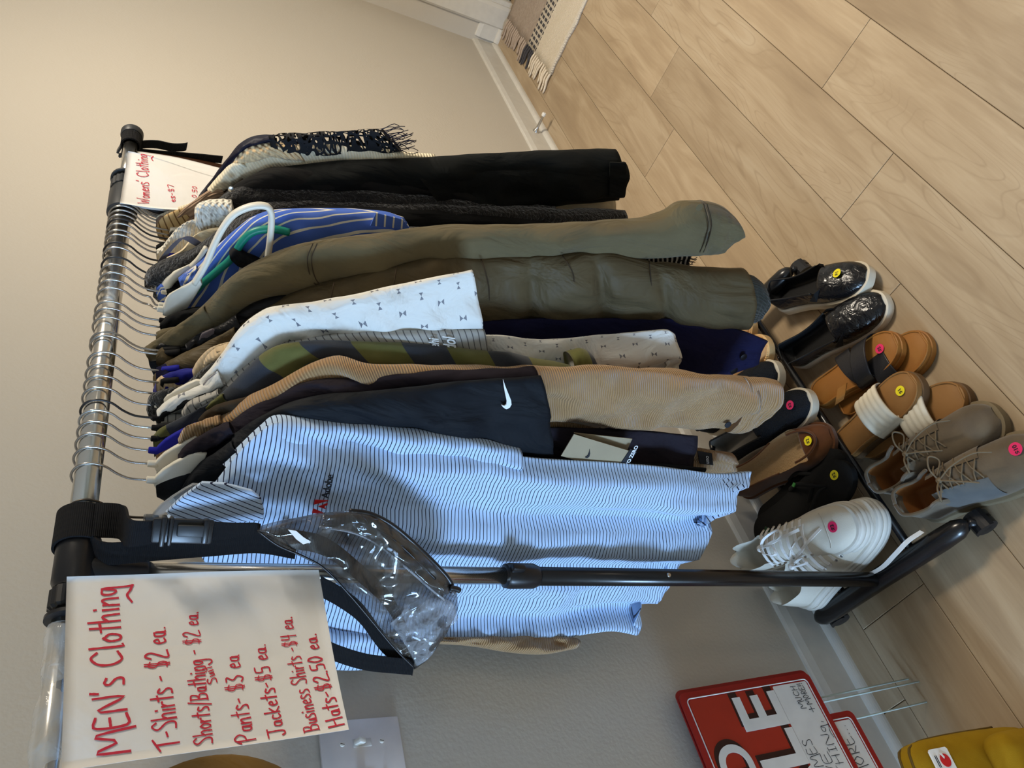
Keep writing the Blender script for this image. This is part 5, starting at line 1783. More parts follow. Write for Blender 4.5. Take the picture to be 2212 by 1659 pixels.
def sole(name, fr, wmax, th, m, parent, z0=0.0, heel=0.72, grow=0.0, spring=0.006, n=36, bev=0.15, point=2.4, curve=None):
    V, F = [], []
    ts = [0.5-0.5*cos(pi*i/n) for i in range(n+1)]
    prof = [(0.0, 0.94), (bev*0.5, 1.0), (1-bev*0.5, 1.0), (1.0, 0.96)]
    m_ = 2*(n+1)-2
    for zf, sc in prof:
        up, dn = [], []
        for t in ts:
            w = (foot_w(t, wmax, heel, point)+grow)*sc
            x = 0.5+(t-0.5)*(1+2*grow/fr.L)*(0.985 if sc < 1 else 1)
            z = z0+zf*(th(t) if callable(th) else th)+spring*max(0, (t-0.7)/0.3)**2+(curve(t) if curve else 0)
            up.append(fr(x, w, z))
            dn.append(fr(x, -w, z))
        V += up+dn[-2:0:-1]
    k = len(V)//4
    for i in range(3):
        for j in range(k):
            F.append((i*k+j, i*k+(j+1) % k, i*k+k+(j+1) % k, i*k+k+j))
    F.append(tuple(reversed(range(k))))
    F.append(tuple(range(3*k, 4*k)))
    o = mesh_obj(name, V, F, m, parent)
    o.data.set_sharp_from_angle(angle=0.8)
    return o


def upper(fr, wmax, base, hfun, rimfun, open0, open1, m, mlin, parent, ins=0.006, n=64, mm=29, heel=0.72, inset=0.93, point=2.4, wall=0.62, soft=0.03):
    """upper with a foot opening between open0..open1 (fractions of length)"""
    V, Fo, Fi = [], [], []
    half = [1-(1-wall)*a/9 for a in range(9)]+[wall-0.16*a/4 for a in range(4)]+[(wall-0.16)*(1-a/4) for a in range(4)]
    QS = [-q for q in half]+[0.0]+half[::-1]
    mm = len(QS)
    for i in range(n+1):
        t = 0.012+0.976*i/n
        w = foot_w(t, wmax, heel, point)*inset+0.001
        o = smooth01((t-open0)/soft)*smooth01((open1-t)/(soft*1.4))
        h, r = hfun(t), rimfun(t)
        h = r+(h-r)*smooth01((t-open0-soft)/0.12)
        if t > 0.84:
            h *= max(0.2, sqrt(max(0.0, 1-((t-0.84)/0.158)**2)))
        for j in range(mm):
            q = QS[j]
            aq = abs(q)
            th = (1-aq)*pi/2
            cy, cz = w*math.copysign(cos(th)**0.75, q) if aq > 1e-6 else 0.0, base+h*sin(th)**0.7
            if aq >= wall-1e-6:
                s = (1-aq)/(1-wall)
                oy, oz = w*(1-0.13*s*s), base+r*s
            elif aq > wall-0.16:
                s = (wall-aq)/0.16
                oy, oz = w*(0.87-0.06*s), base+r+(ins-r)*s
            else:
                oy, oz = w*0.81*aq/(wall-0.16), base+ins
            oy = math.copysign(oy, q) if aq > 1e-6 else 0.0
            V.append(fr(t, cy*(1-o)+oy*o, cz*(1-o)+oz*o))
    for i in range(n):
        tm = 0.012+0.976*(i+0.5)/n
        o = smooth01((tm-open0)/soft)*smooth01((open1-tm)/(soft*1.4))
        for j in range(mm-1):
            q = abs((QS[j]+QS[j+1])/2)
            f = (i*mm+j, (i+1)*mm+j, (i+1)*mm+j+1, i*mm+j+1)
            (Fi if (o > 0.5 and q < wall) else Fo).append(f)

    def sub(F):
        used = sorted({a for f in F for a in f})
        ix = {a: b for b, a in enumerate(used)}
        return [V[a] for a in used], [tuple(ix[a] for a in f) for f in F]
    v, f = sub(Fo)
    u = mesh_obj('upper', v, f, m, parent)
    v, f = sub(Fi)
    mesh_obj('lining', v, f, mlin, parent)
    return u


def sticker(fr, x, y, z, txt, col, parent, r=0.0105, tilt=0.0, rot=0.0):
    """round price sticker lying on the shoe at local x,y,z"""
    c = fr(x, y, z)
    nz = (fr.Z*cos(tilt)+fr.X*sin(tilt)).normalized()
    o = lathe('price_sticker', c, nz, [(0, r), (0.0006, r)], STK[col], parent, 28)
    yd = (fr.X*-1*cos(rot)+fr.Y*sin(rot))
    yd = (yd-nz*yd.dot(nz)).normalized()
    xd = yd.cross(nz)
    text_obj('price_lettering', txt, c+nz*0.0009-yd*(r*0.36)-xd*(r*(0.62 if len(txt) < 3 else 0.8)), xd, yd, r*(1.05 if len(txt) < 3 else 0.9), M_INK, o, 0.0002, bold=0.0003)
    return o


STK = {'y': plain('yellow_sticker', (240, 222, 30), 0.5), 'p': plain('pink_sticker', (226, 40, 96), 0.5)}
M_LEA = Mat('black_shoe_leather', (15, 15, 17), 0.22, 0.5)
M_LEA.bump(M_LEA.noise(38, dist=1.5, detail=3), 0.55, 0.006)
M_LEA = M_LEA.m
M_LEAL = plain('black_shoe_lining', (16, 16, 17), 0.6, 0.3, 0, 0.4)
M_RUBW = plain('off_white_rubber', (204, 192, 170), 0.55, 0.3, 0, 0.2)
M_KNITB = Mat('black_perforated_knit', (20, 23, 28), 0.8, 0.2)
_v = M_KNITB.new('TexVoronoi')
_v.inputs['Scale'].default_value = 330
M_KNITB.link(M_KNITB.vec(), _v.inputs['Vector'])
M_KNITB.bump(S(M_KNITB.nt, _v.outputs[0]), 0.8, 0.002)
M_KNITB = M_KNITB.m
M_GREYIN = plain('grey_insole', (108, 104, 98), 0.85)
M_SUEDE = Mat('taupe_suede', (94, 80, 62), 0.95, 0.1, sheen=0.4)
M_SUEDE.color(M_SUEDE.mix(M_SUEDE.noise(22, detail=5), (70, 60, 48), (112, 97, 76)))
M_SUEDE.bump(M_SUEDE.noise(300), 0.3, 0.001)
M_SUEDE = M_SUEDE.m
M_SUEDEG = Mat('grey_blue_suede', (86, 88, 88), 0.95, 0.1, sheen=0.3)
M_SUEDEG.color(M_SUEDEG.mix(M_SUEDEG.noise(26, detail=4), (72, 74, 74), (100, 101, 99)))
M_SUEDEG = M_SUEDEG.m
M_TANIN = plain('tan_leather_lining', (140, 90, 46), 0.6, 0.3)
M_CREPE = plain('crepe_sole', (118, 104, 80), 0.8, 0.2, 0, 0.4, 160)
M_LACE = plain('taupe_lace', (112, 98, 78), 0.9, 0.1, 0, 0.5, 900)
M_CORKT = plain('tan_footbed', (150, 98, 40), 0.55, 0.35, 0, 0.3, 80)
M_CORKT2 = plain('brown_footbed', (142, 100, 54), 0.6, 0.3, 0, 0.4, 60)
M_SOLEB = plain('brown_sole', (98, 74, 48), 0.7, 0.3, 0, 0.3)
M_STRAPB = plain('black_strap_leather', (28, 28, 32), 0.4, 0.4, 0, 0.3)
M_STRAPW = plain('white_quilted_strap', (226, 216, 194), 0.6, 0.3, 0, 0.2)
M_SLIP = Mat('brown_suede_slipper', (84, 48, 22), 0.92, 0.1, sheen=0.3)
M_SLIP.color(M_SLIP.mix(M_SLIP.noise(30, detail=4), (66, 37, 17), (104, 62, 30)))
M_SLIP = M_SLIP.m
M_FLEECE = Mat('sheepskin_insole', (186, 156, 116), 0.98, 0.05)
M_FLEECE.bump(M_FLEECE.noise(220), 1.0, 0.004)
M_FLEECE = M_FLEECE.m
M_ESP = plain('tan_nubuck', (196, 148, 98), 0.8, 0.2, 0, 0.3)
M_JUTE = plain('braided_jute', (204, 168, 118), 0.9, 0.1, 0, 0.8, 120)
M_FOAM = plain('black_foam', (22, 22, 22), 0.8, 0.2, 0, 0.4, 500)
M_CANV = Mat('white_canvas', (208, 200, 184), 0.85, 0.2)
M_CANV.bump(M_CANV.noise(500), 0.4, 0.001)
M_CANV.bump(M_CANV.noise(14), 0.4, 0.006)
M_CANV = M_CANV.m
M_RUBP = plain('white_platform_rubber', (212, 206, 194), 0.45, 0.4)
M_GREEN = plain('green_print', (60, 130, 60), 0.6)


def slip_on(name, label, group, heel, toe, z, mu, ml, ms, wmax=0.047, th=0.024, pitch=0.0, roll=0.0, hh=0.046, st=None, gores=True, insole=None, o1=0.60):
    fr = Frame(heel, toe, z, pitch, roll)
    t = thing(name, label, 'shoe', fr.o, group)
    sole('sole', fr, wmax, th, ms, t, grow=0.003)
    hf = lambda q: hh*(0.45+0.55*smooth01((1.0-q)/0.42))+0.004
    rf_ = lambda q: hh*(1.12-0.28*smooth01((q-0.05)/0.25)+0.12*smooth01((q-0.38)/0.2))
    upper(fr, wmax, th, hf, rf_, 0.03, o1, mu, insole or ml, t, wall=0.60)
    if gores:
        for s in (-1, 1):
            V = [fr(0.50, s*0.0425, th+0.026), fr(0.60, s*0.0375, th+0.043), fr(0.66, s*0.030, th+0.0455), fr(0.56, s*0.046, th+0.020)]
            prism('elastic_gore', V, fr.Z*0.002+fr.Y*(0.002*s), M_LEAL, t)
    tube('topline_binding', [fr(q, s*foot_w(q, wmax, 0.72)*0.93*0.87, th+rf_(q)) for s, q in [(-1, 0.56-0.05*i) for i in range(11)]+[(1, 0.06+0.05*i) for i in range(11)]], 0.0022, ml, t, 8, 60)
    if st:
        sticker(fr, *st, t)
    return t, fr


G1 = 'shoes set out under the rack'
hh = 0.046
slip_on('slip_on_shoe', 'black leather slip-on shoe with off-white sole and yellow $1 sticker', G1, (1.285, 0.745), (1.118, 0.535), 0.012, M_LEA, M_LEAL, M_RUBW, roll=-0.22, pitch=0.02, st=(0.80, 0.002, 0.024+0.046*0.90, '$1', 'y', ), o1=0.62)
slip_on('slip_on_shoe', 'black leather slip-on shoe without sticker, right mate beside the brown sandals', G1, (1.150, 0.812), (1.062, 0.545), 0.0, M_LEA, M_LEAL, M_RUBW, roll=0.10, o1=0.56)
slip_on('knit_slip_on', 'black perforated slip-on with cream sole half under the corduroy cuff', G1, (1.155, 1.08), (1.100, 0.808), 0.078, M_KNITB, M_LEAL, M_RUBW, insole=M_GREYIN, gores=False, o1=0.52)
slip_on('knit_slip_on', 'black perforated slip-on with cream sole and pink $3 sticker', G1, (1.052, 1.075), (0.978, 0.782), 0.078, M_KNITB, M_LEAL, M_RUBW, insole=M_GREYIN, gores=False, st=(0.88, -0.004, 0.024+0.046*0.70+0.001, '$3', 'p'), o1=0.52)
# brown sheepskin moccasins
t, fr = slip_on('moccasin_slipper', 'brown suede moccasin slipper with pale insole and yellow $2 sticker', G1, (0.962, 1.09), (0.882, 0.795), 0.078, M_SLIP, M_SLIP, M_SLIP, th=0.012, wmax=0.050, insole=M_FLEECE, gores=False, st=(0.86, 0.0, 0.012+0.046*0.78, '$2', 'y'), o1=0.80, hh=0.05)
tube('moccasin_seam', [fr(0.72+0.2*sin(pi*i/12), 0.034*cos(pi*i/12), 0.058-0.012*sin(pi*i/12)) for i in range(13)], 0.0028, M_SLIP, t, 8, 40)
# tan espadrilles
for lab, hl, to in (('tan nubuck espadrille with braided edge partly under the navy hem', (1.205, 1.06), (1.178, 0.792)), ('tan nubuck espadrille with pink sticker behind its mate', (1.30, 1.06), (1.262, 0.795))):
    t, fr = slip_on('espadrille', lab, G1, hl, to, 0.078, M_ESP, M_ESP, M_JUTE, th=0.022, gores=False, o1=0.55)
    for i in range(26):
        a = -1.25+2.5*i/25
        q, w = 0.985-0.33*(1-cos(a))*0.9, 0
        w = foot_w(min(0.985, q), 0.047, 0.72)*1.03*(1 if a > 0 else -1)
        tube('braid', [fr(q, w*0.99, 0.020), fr(q-0.018, w*1.02, 0.028)], 0.0042, M_JUTE, t, 6, 4)
    if 'pink' in lab:
        sticker(fr, 0.86, 0.0, 0.064, '$4', 'p', t)


# slides and sandals
def sandal(name, label, heel, toe, z, mfoot, msole, roll=0.0, pitch=0.0, wmax=0.046, th=0.024):
    fr = Frame(heel, toe, z, pitch, roll)
    t = thing(name, label, 'sandal', fr.o, G1)
    sole('sole', fr, wmax, th*0.6, msole, t, grow=0.002, heel=0.76)
    sole('footbed', fr, wmax, th*0.4, mfoot, t, z0=th*0.6, heel=0.76)
    # raised rim of the footbed
    ts = [0.02+0.96*i/30 for i in range(31)]
    tube('footbed_rim', [fr(q, foot_w(q, wmax, 0.76)*0.93, th+0.001+0.006*max(0, (q-0.7)/0.3)**2) for q in ts]+[fr(q, -foot_w(q, wmax, 0.76)*0.93, th+0.001+0.006*max(0, (q-0.7)/0.3)**2) for q in reversed(ts)], 0.0022, mfoot, t, 6, None, closed=True)
    return t, fr, th


def band(name, fr, t, x0, x1, y0, y1, th, m, hgt, nribs=0, slant=0.0, thick=0.004, parent=None):
    """strap arching over the foot between x0..x1 at the left edge"""
    V, F = [], []
    na, nx = 22, 24
    for side in (0, 1):
        for i in range(nx+1):
            for j in range(na+1):
                a = pi*j/na
                x = x0+(x1-x0)*i/nx+slant*(j/na-0.5)
                y = y0+(y1-y0)*(0.5-0.5*cos(a))
                rib = 0.0028*abs(sin(pi*nribs*i/nx)) if nribs else 0
                z = th*0.75+hgt*sin(a)**0.8+(thick+rib if side == 0 else 0)
                V.append(fr(x, y+(cos(a)*-1*0.003 if side == 0 else 0), z))
    k = (nx+1)*(na+1)
    for i in range(nx):
        for j in range(na):
            a = i*(na+1)+j
            F.append((a, a+1, a+na+2, a+na+1))
            F.append((k+a, k+a+na+1, k+a+na+2, k+a+1))
    ring = [i*(na+1) for i in range(nx)]+[nx*(na+1)+j for j in range(na)]+[i*(na+1)+na for i in range(nx, 0, -1)]+[j for j in range(na, 0, -1)]
    for a, b in zip(ring, ring[1:]+ring[:1]):
        F.append((a, b, k+b, k+a))
    return mesh_obj(name, V, F, m, parent or t)


t, fr, th = sandal('strap_sandal', 'tan sandal with black crossed strap lying underneath its mate', (0.958, 0.785), (0.925, 0.535), 0.0, M_CORKT, M_CORKT)
band('strap', fr, t, 0.50, 0.68, 0.05, -0.05, th, M_STRAPB, 0.035)
t, fr, th = sandal('strap_sandal', 'tan sandal with black crossed strap and pink $5 sticker', (1.010, 0.812), (0.952, 0.572), 0.026, M_CORKT, M_CORKT, roll=-0.06)
band('strap', fr, t, 0.46, 0.62, 0.052, -0.045, th, M_STRAPB, 0.030, slant=0.14)
band('strap', fr, t, 0.58, 0.74, 0.048, -0.052, th, M_STRAPB, 0.034, slant=-0.16)
ribbon('loose_strap_end', [fr(0.40, -0.03, th+0.02), fr(0.34, -0.045, th+0.016), fr(0.28, -0.052, th+0.008)], fr.X*0.013, 0.003, M_CORKT, t, 10)
sticker(fr, 0.82, 0.004, th+0.0045, '$5', 'p', t)
t, fr, th = sandal('quilted_slide', 'slide sandal with white ribbed strap half hidden behind the grey boot', (0.850, 0.800), (0.778, 0.548), 0.0, M_CORKT2, M_SOLEB, th=0.034)
band('strap', fr, t, 0.50, 0.74, 0.051, -0.051, th, M_STRAPW, 0.036, 5, thick=0.006)
t, fr, th = sandal('quilted_slide', 'slide sandal with white ribbed strap and yellow $1 sticker', (0.862, 0.825), (0.850, 0.588), 0.030, M_CORKT2, M_SOLEB, th=0.034, roll=-0.05, pitch=0.02)
band('strap', fr, t, 0.44, 0.70, 0.052, -0.051, th, M_STRAPW, 0.036, 5, thick=0.006)
sticker(fr, 0.83, 0.0, th+0.0045, '$1', 'y', t)
# black flip-flops stacked
for lab, hl, to, z0, stk in (('black foam flip-flop at the bottom of the pair', (0.845, 1.09), (0.822, 0.80), 0.078, False), ('black foam flip-flop on top with yellow $2 sticker', (0.822, 1.10), (0.780, 0.792), 0.098, True)):
    fr = Frame(hl, to, z0)
    t = thing('flip_flop', lab, 'sandal', fr.o, G1)
    sole('footbed', fr, 0.050, 0.018, M_FOAM, t, heel=0.80)
    for s in (-1, 1):
        tube('thong_strap', [fr(0.76, 0.0, 0.018), fr(0.72, s*0.008, 0.036), fr(0.6, s*0.034, 0.038), fr(0.47, s*0.046, 0.016)], lambda q: 0.0035+0.003*q, M_FOAM, t, 8, 24, flat=0.6)
    if stk:
        sticker(fr, 0.86, 0.010, 0.0208, '$2', 'y', t)
        box('strap_mark', fr(0.58, 0.036, 0.0425), (0.006, 0.009, 0.003), M_GREEN, t, R=Matrix.Rotation(0.4, 3, 'Z'))
        box('heel_mark', fr(0.14, 0.0, 0.0185), (0.016, 0.010, 0.0008), plain('dim_green_print', (26, 58, 34), 0.7), t, R=Matrix.Rotation(0.6, 3, 'Z'))


# taupe suede lace-ups
def boot(label, heel, toe, st, mq, flip=1, loops=1):
    fr = Frame(heel, toe, 0.0)
    wm = 0.051
    t = thing('lace_up_shoe', label, 'shoe', fr.o, G1)
    sole('sole', fr, wm, 0.022, M_CREPE, t, grow=0.004, spring=0.008)
    hf = lambda q: 0.040+0.050*smooth01((0.80-q)/0.42)
    rf_ = lambda q: 0.088-0.018*smooth01((q-0.02)/0.2)+0.022*smooth01((q-0.2)/0.16)
    upper(fr, wm, 0.022, hf, rf_, 0.03, 0.40, M_SUEDE, M_TANIN, t, ins=0.010, wall=0.52, soft=0.035)
    # quarters with eyelet facings left and right of the tongue
    for s in (-1, 1):
        V, F = [], []
        na, nb = 14, 8
        for i in range(na+1):
            q = 0.32+0.34*i/na
            w = foot_w(q, wm, 0.72)*0.95
            for j in range(nb+1):
                th = (pi/2)*(0.10+0.72*j/nb)
                V.append(fr(q, s*(w+0.003)*cos(th)**0.75, 0.022+(hf(q)+0.003)*sin(th)**0.7))
        for i in range(na):
            for j in range(nb):
                a = i*(nb+1)+j
                F.append((a, a+1, a+nb+2, a+nb+1))
        mesh_obj('quarter', V, F, mq if s == flip else M_SUEDE, t)
        tube('topline_binding', [fr(q, s*foot_w(q, wm, 0.72)*0.93*0.87, 0.022+rf_(q)) for q in (0.36, 0.3, 0.24, 0.18, 0.12, 0.08)]+[fr(0.045, s*0.020, 0.022+rf_(0.045)), fr(0.03, 0.0, 0.022+rf_(0.03))], 0.0036, M_SUEDE, t, 8, 30)
    top = lambda q, y: fr(q, y, 0.022+hf(q)*sqrt(max(0.05, 1-(y/0.055)**2))+0.006)
    for i in range(4):
        q = 0.40+0.066*i
        tube('lace', [top(q, -0.020), top(q+0.012, -0.006), top(q+0.03, 0.006), top(q+0.045, 0.019)], 0.0016, M_LACE, t, 6, 14)
        tube('lace', [top(q, 0.020), top(q+0.012, 0.006), top(q+0.03, -0.006), top(q+0.045, -0.019)], 0.0016, M_LACE, t, 6, 14)
        tube('lace', [top(q, 0.018), top(q-0.006, 0.028), top(q-0.012, 0.036)], 0.0015, M_LACE, t, 6, 8)
    k = top(0.43, 0.0)+fr.Z*0.004
    lathe('lace_knot', k-fr.Z*0.004, fr.Z, [(0, 0.003), (0.003, 0.006), (0.007, 0.005), (0.009, 0.002)], M_LACE, t, 10)
    for a, b, c, d in ((0.022, 0.02, 0.05, 0.008), (-0.02, 0.026, 0.04, -0.006)):
        tube('lace_bow', [k, k+fr.Y*a+fr.Z*b*0.7, k+fr.Y*a*2.0+fr.X*d+fr.Z*0.012, k+fr.Y*a*1.5+fr.X*d*2-fr.Z*0.002, k+fr.Y*a*0.4], 0.0017, M_LACE, t, 6, 30)
    tube('lace_end', [k, k+fr.X*0.035+fr.Y*0.012+fr.Z*0.004, k+fr.X*0.075+fr.Y*0.018-fr.Z*0.006, k+fr.X*0.10+fr.Y*0.010-fr.Z*0.022], 0.0016, M_LACE, t, 6, 20)
    tube('lace_end', [k, k+fr.X*0.03-fr.Y*0.016+fr.Z*0.002, k+fr.X*0.06-fr.Y*0.032-fr.Z*0.012], 0.0016, M_LACE, t, 6, 16)
    if st:
        sticker(fr, 0.88, 0.008, 0.022+0.040*0.98+0.001, st, 'p', t, r=0.012)
    return t


boot('taupe suede lace-up shoe without sticker beside the white slides', (0.735, 0.792), (0.708, 0.530), None, M_SUEDE)
boot('taupe suede lace-up shoe with grey side and pink $10 sticker', (0.668, 0.772), (0.606, 0.508), '$10', M_SUEDEG, -1)


# white platform sneakers
def sneaker(label, heel, toe, z, pitch, roll, st):
    fr = Frame(heel, toe, z, pitch, roll)
    wm = 0.049
    t = thing('platform_sneaker', label, 'shoe', fr.o, G1)
    for i, (z0, g) in enumerate(((0.0, 0.004), (0.0125, 0.0055), (0.025, 0.0035))):
        sole('sole', fr, wm, 0.0135, M_RUBP, t, z0=z0, grow=g, spring=0.008, bev=0.5)
    hf = lambda q: 0.036+0.052*smooth01((0.80-q)/0.42)
    rf_ = lambda q: 0.078-0.02*smooth01((q-0.02)/0.2)+0.022*smooth01((q-0.2)/0.16)
    b = 0.038
    upper(fr, wm, b, hf, rf_, 0.03, 0.40, M_CANV, M_CANV, t, ins=0.010, wall=0.55, soft=0.035)
    sole('toe_foxing', fr, wm, 0.010, M_RUBP, t, z0=b-0.001, grow=0.0018, spring=0.008)
    top = lambda q, y: fr(q, y, b+hf(q)*sqrt(max(0.05, 1-(y/0.052)**2))+0.003)
    tube('toe_cap_seam', [top(0.76+0.05*cos(a*1.4), 0.036*sin(a*1.4)) for a in [-1+i/6 for i in range(13)]], 0.0009, M_CANV, t, 6, 26)
    for i in range(7):
        q = 0.37+0.045*i
        ribbon('lace', [top(q, -0.024), top(q+0.006, -0.010), top(q+0.012, 0.010), top(q+0.016, 0.024)], fr.X*0.0034, 0.0014, M_PAPER, t, 10)
        for s in (-1, 1):
            ribbon('lace', [top(q, s*0.022), top(q-0.004, s*0.030), top(q-0.006, s*0.036)], fr.X*0.0032, 0.0014, M_PAPER, t, 6)
            lathe('eyelet', top(q-0.006, s*0.037)-fr.Z*0.001, fr.Z+fr.Y*s, [(0, 0.0036), (0.0014, 0.0032), (0.0016, 0.002)], M_STEEL, t, 10)
    k = top(0.38, 0.0)+fr.Z*0.003
    lathe('lace_knot', k-fr.Z*0.003, fr.Z, [(0, 0.004), (0.004, 0.008), (0.009, 0.006), (0.011, 0.002)], M_PAPER, t, 10)
    for sy, sx in ((1, 0.9), (-1, 0.5)):
        ribbon('lace_bow', [k, k+fr.X*0.03*sx+fr.Y*0.014*sy+fr.Z*0.012, k+fr.X*0.07*sx+fr.Y*0.022*sy+fr.Z*0.004, k+fr.X*0.065*sx+fr.Y*0.006*sy+fr.Z*0.002, k+fr.X*0.01], fr.Z*0.0036+fr.Y*0.001, 0.0014, M_PAPER, t, 30)
    ribbon('lace_end', [k, k+fr.X*0.05+fr.Y*0.004+fr.Z*0.004, k+fr.X*0.10+fr.Y*0.010-fr.Z*0.012], fr.Y*0.003, 0.0014, M_PAPER, t, 16)
    if st:
        sticker(fr, 0.855, 0.0, b+0.036*0.985, st, 'p', t, r=0.011)
    return t, fr


sneaker('white platform sneaker underneath, its heel showing left of the near post', (0.648, 1.085), (0.690, 0.800), 0.078, 0.0, 0.0, None)
t, fr = sneaker('white platform sneaker on top with pink $2 sticker', (0.765, 1.095), (0.668, 0.812), 0.122, 0.0, 0.10, '$2')
ribbon('loose_lace', [at_z(1868, 1245, 0.086), at_z(1905, 1226, 0.090), at_z(1935, 1196, 0.092), at_z(1962, 1168, 0.088), at_z(1992, 1148, 0.074)], Vector((0.004, 0.002, 0.001)), 0.0015, M_PAPER, t, 30)

# ================================================================ yard sale signs leaning on the wall
M_SIGNR = plain('red_corrugated_plastic', (158, 26, 22), 0.45, 0.4)
M_SIGNR2 = plain('orange_red_sign_print', (172, 44, 22), 0.5, 0.4)
M_SIGNW = plain('white_sign_print', (228, 226, 222), 0.5, 0.4)
M_SIGNK = plain('dark_shadow_print', (52, 20, 16), 0.5)
M_SIGNCORE = plain('sign_edge_white', (214, 212, 206), 0.6)
M_STAKE = plain('galvanised_wire', (196, 212, 206), 0.35, 0.5, 0.1)
M_PEN = plain('black_pen_ink', (34, 34, 34), 0.7)
# sheet plane leaning on the wall: foot at y 1.015 on the floor, top against the wall
SB, ST = Vector((0, 1.015, 0.0)), Vector((0, 1.118, 0.55))
SU = (ST-SB).normalized()
SNV = Vector((1, 0, 0)).cross(SU)*-1
if SNV.y > 0:
    SNV = SNV*-1


def sp(x, h, f=0.0):
    """sign plane: x world, h metres up the slope, f in front"""
    return SB+Vector((x, 0, 0))+SU*h+SNV*f


def on_sign(px, py, f=0.0):
    d = ray(px, py)
    o = Vector((0, 0, CAM_H))
    t = (SB+SNV*f-o).dot(SNV)/d.dot(SNV)
    p = o+d*t
    return p.x, (p-SB).dot(SU)


def rrect(x0, x1, h0, h1, r, f, n=6):
    out = []
    for cx, cy, a0 in ((x1-r, h1-r, 0), (x0+r, h1-r, pi/2), (x0+r, h0+r, pi), (x1-r, h0+r, 1.5*pi)):
        for i in range(n+1):
            a = a0+pi/2*i/n
            out.append(sp(cx+r*cos(a), cy+r*sin(a), f))
    return out


def yard_sign(label, xr, htop, hbot, f, w=0.46, full=True, wires=(), lines=()):
    t = thing('yard_sign', label, 'sign', sp(xr-w/2, 0.0, f), 'sale signs leaning on the wall')
    prism('board', rrect(xr-w, xr, hbot, htop, 0.012, f), SNV*-0.004, M_SIGNR, t)
    # thin white border line
    e = 0.012
    lp = rrect(xr-w+e, xr-e, hbot+e, htop-e, 0.008, f+0.0006)
    tube('border_line', lp, 0.0011, M_SIGNW, t, 6, None, closed=True)
    prism('field', rrect(xr-w+e+0.003, xr-e-0.003, hbot+e+0.003, htop-e-0.003, 0.007, f+0.0006), SNV*-0.0007, M_SIGNR2, t)
    # white writing strip along the bottom
    hs = hbot+(htop-hbot)*0.32
    prism('writing_strip', rrect(xr-w+0.016, xr-0.016, hbot+0.016, hs, 0.003, f+0.0012), SNV*-0.0006, M_SIGNW, t)
    for wx in wires:
        tube('wire_stake', [sp(wx, hbot+0.05, f-0.002), sp(wx, hbot-0.01, f-0.002), Vector((wx+0.004, sp(0, 0, f).y, 0.002))], 0.0018, M_STAKE, t, 8)
    return t, hs


fx, fh = on_sign(1738, 1458)[0], on_sign(1467, 1527)[1]
fb = on_sign(1738, 1458)[1]
bx_, bh_ = on_sign(1741, 1443)[0], on_sign(1468, 1513)[1]
bb_ = on_sign(1741, 1443)[1]
cx_, cb_ = on_sign(1838, 1534)
XD, UD = Vector((1, 0, 0)), SU
t, hs = yard_sign('red sale sign at the back of the stack, its edge showing at the right', bx_, bh_, bb_, -0.006, wires=[on_sign(1782, 1502)[0]])
t, hs = yard_sign('red sale sign set lower, showing a strip of handwriting below the front sign', cx_, fh-(fb-cb_), cb_, 0.002, wires=[on_sign(1850, 1552)[0]])
csurf = lambda x, y: sp(x, y, 0.0045)
a, b = on_sign(1900, 1655), on_sign(1822, 1548)
handwrite('lettering', 'CLOTHING, & MORE...', (cx_-0.30, cb_+0.034), (cx_-0.022, cb_+0.034), 0.022, 0.0008, csurf, M_PEN, t, seed=4)
t, hs = yard_sign('red YARD SALE sign with white block letters and handwriting, front of the stack', fx, fh, fb, 0.012, wires=[on_sign(1795, 1517)[0]])


def block(txt, x, h, size, sx=1.0):
    for f, m, dx, dz, nm in ((0.0128, M_SIGNK, 0.010, 0.004, 'letter_shadow'), (0.0138, M_SIGNW, 0, 0, 'block_letter')):
        text_obj(nm, txt, sp(x+dx, h+dz, f), XD, UD, size, m, t, 0.0006, bold=size*0.022, sx=sx, align='RIGHT')


ex, eh = on_sign(1727, 1580)
top_e = on_sign(1585, 1520)[1]
block('SALE', fx-0.022, hs+0.004, (fh-hs)*0.66, 1.10)
block('YARD', fx-0.098, hs+0.004+(fh-hs)*0.54, (fh-hs)*0.46, 1.05)
fsurf = lambda x, y: sp(x, y, 0.0150)
w_ = hs-fb-0.016
for tx, x0, x1, hh_, sz in (('TOWNHOMES', fx-0.27, fx-0.115, fb+0.016+w_*0.70, 0.020), ('DRIVE', fx-0.25, fx-0.14, fb+0.016+w_*0.42, 0.018), ('DEVICES, CLOTHING, &', fx-0.40, fx-0.06, fb+0.016+w_*0.14, 0.018), ('MUCH', fx-0.065, fx-0.02, fb+0.016+w_*0.38, 0.012), ('MORE!!', fx-0.06, fx-0.018, fb+0.016+w_*0.16, 0.012)):
    handwrite('lettering', tx, (x0, hh_), (x1, hh_), sz, 0.0008, fsurf, M_PEN, t, seed=len(tx))

# ================================================================ mustard backpack
M_MUST = Mat('mustard_canvas', (150, 116, 14), 0.85, 0.2)
M_MUST.color(M_MUST.mix(M_MUST.noise(25, detail=3), (140, 106, 10), (164, 128, 18)))
M_MUST.bump(M_MUST.noise(700), 0.4, 0.001)
M_MUST.bump(M_MUST.noise(9, dist=0.8), 0.6, 0.012)
M_MUST = M_MUST.m
M_MUSTD = plain('dark_mustard_zip', (92, 70, 14), 0.8)
bc = Vector((0.160, 0.912, 0.0))
pk = thing('backpack', 'small mustard canvas backpack with white and red round-logo patch', 'bag', bc)
RZ = Matrix.Rotation(-0.10, 3, 'Z')
q_ = lambda x, y, z: bc+RZ @ Vector((x, y, z))


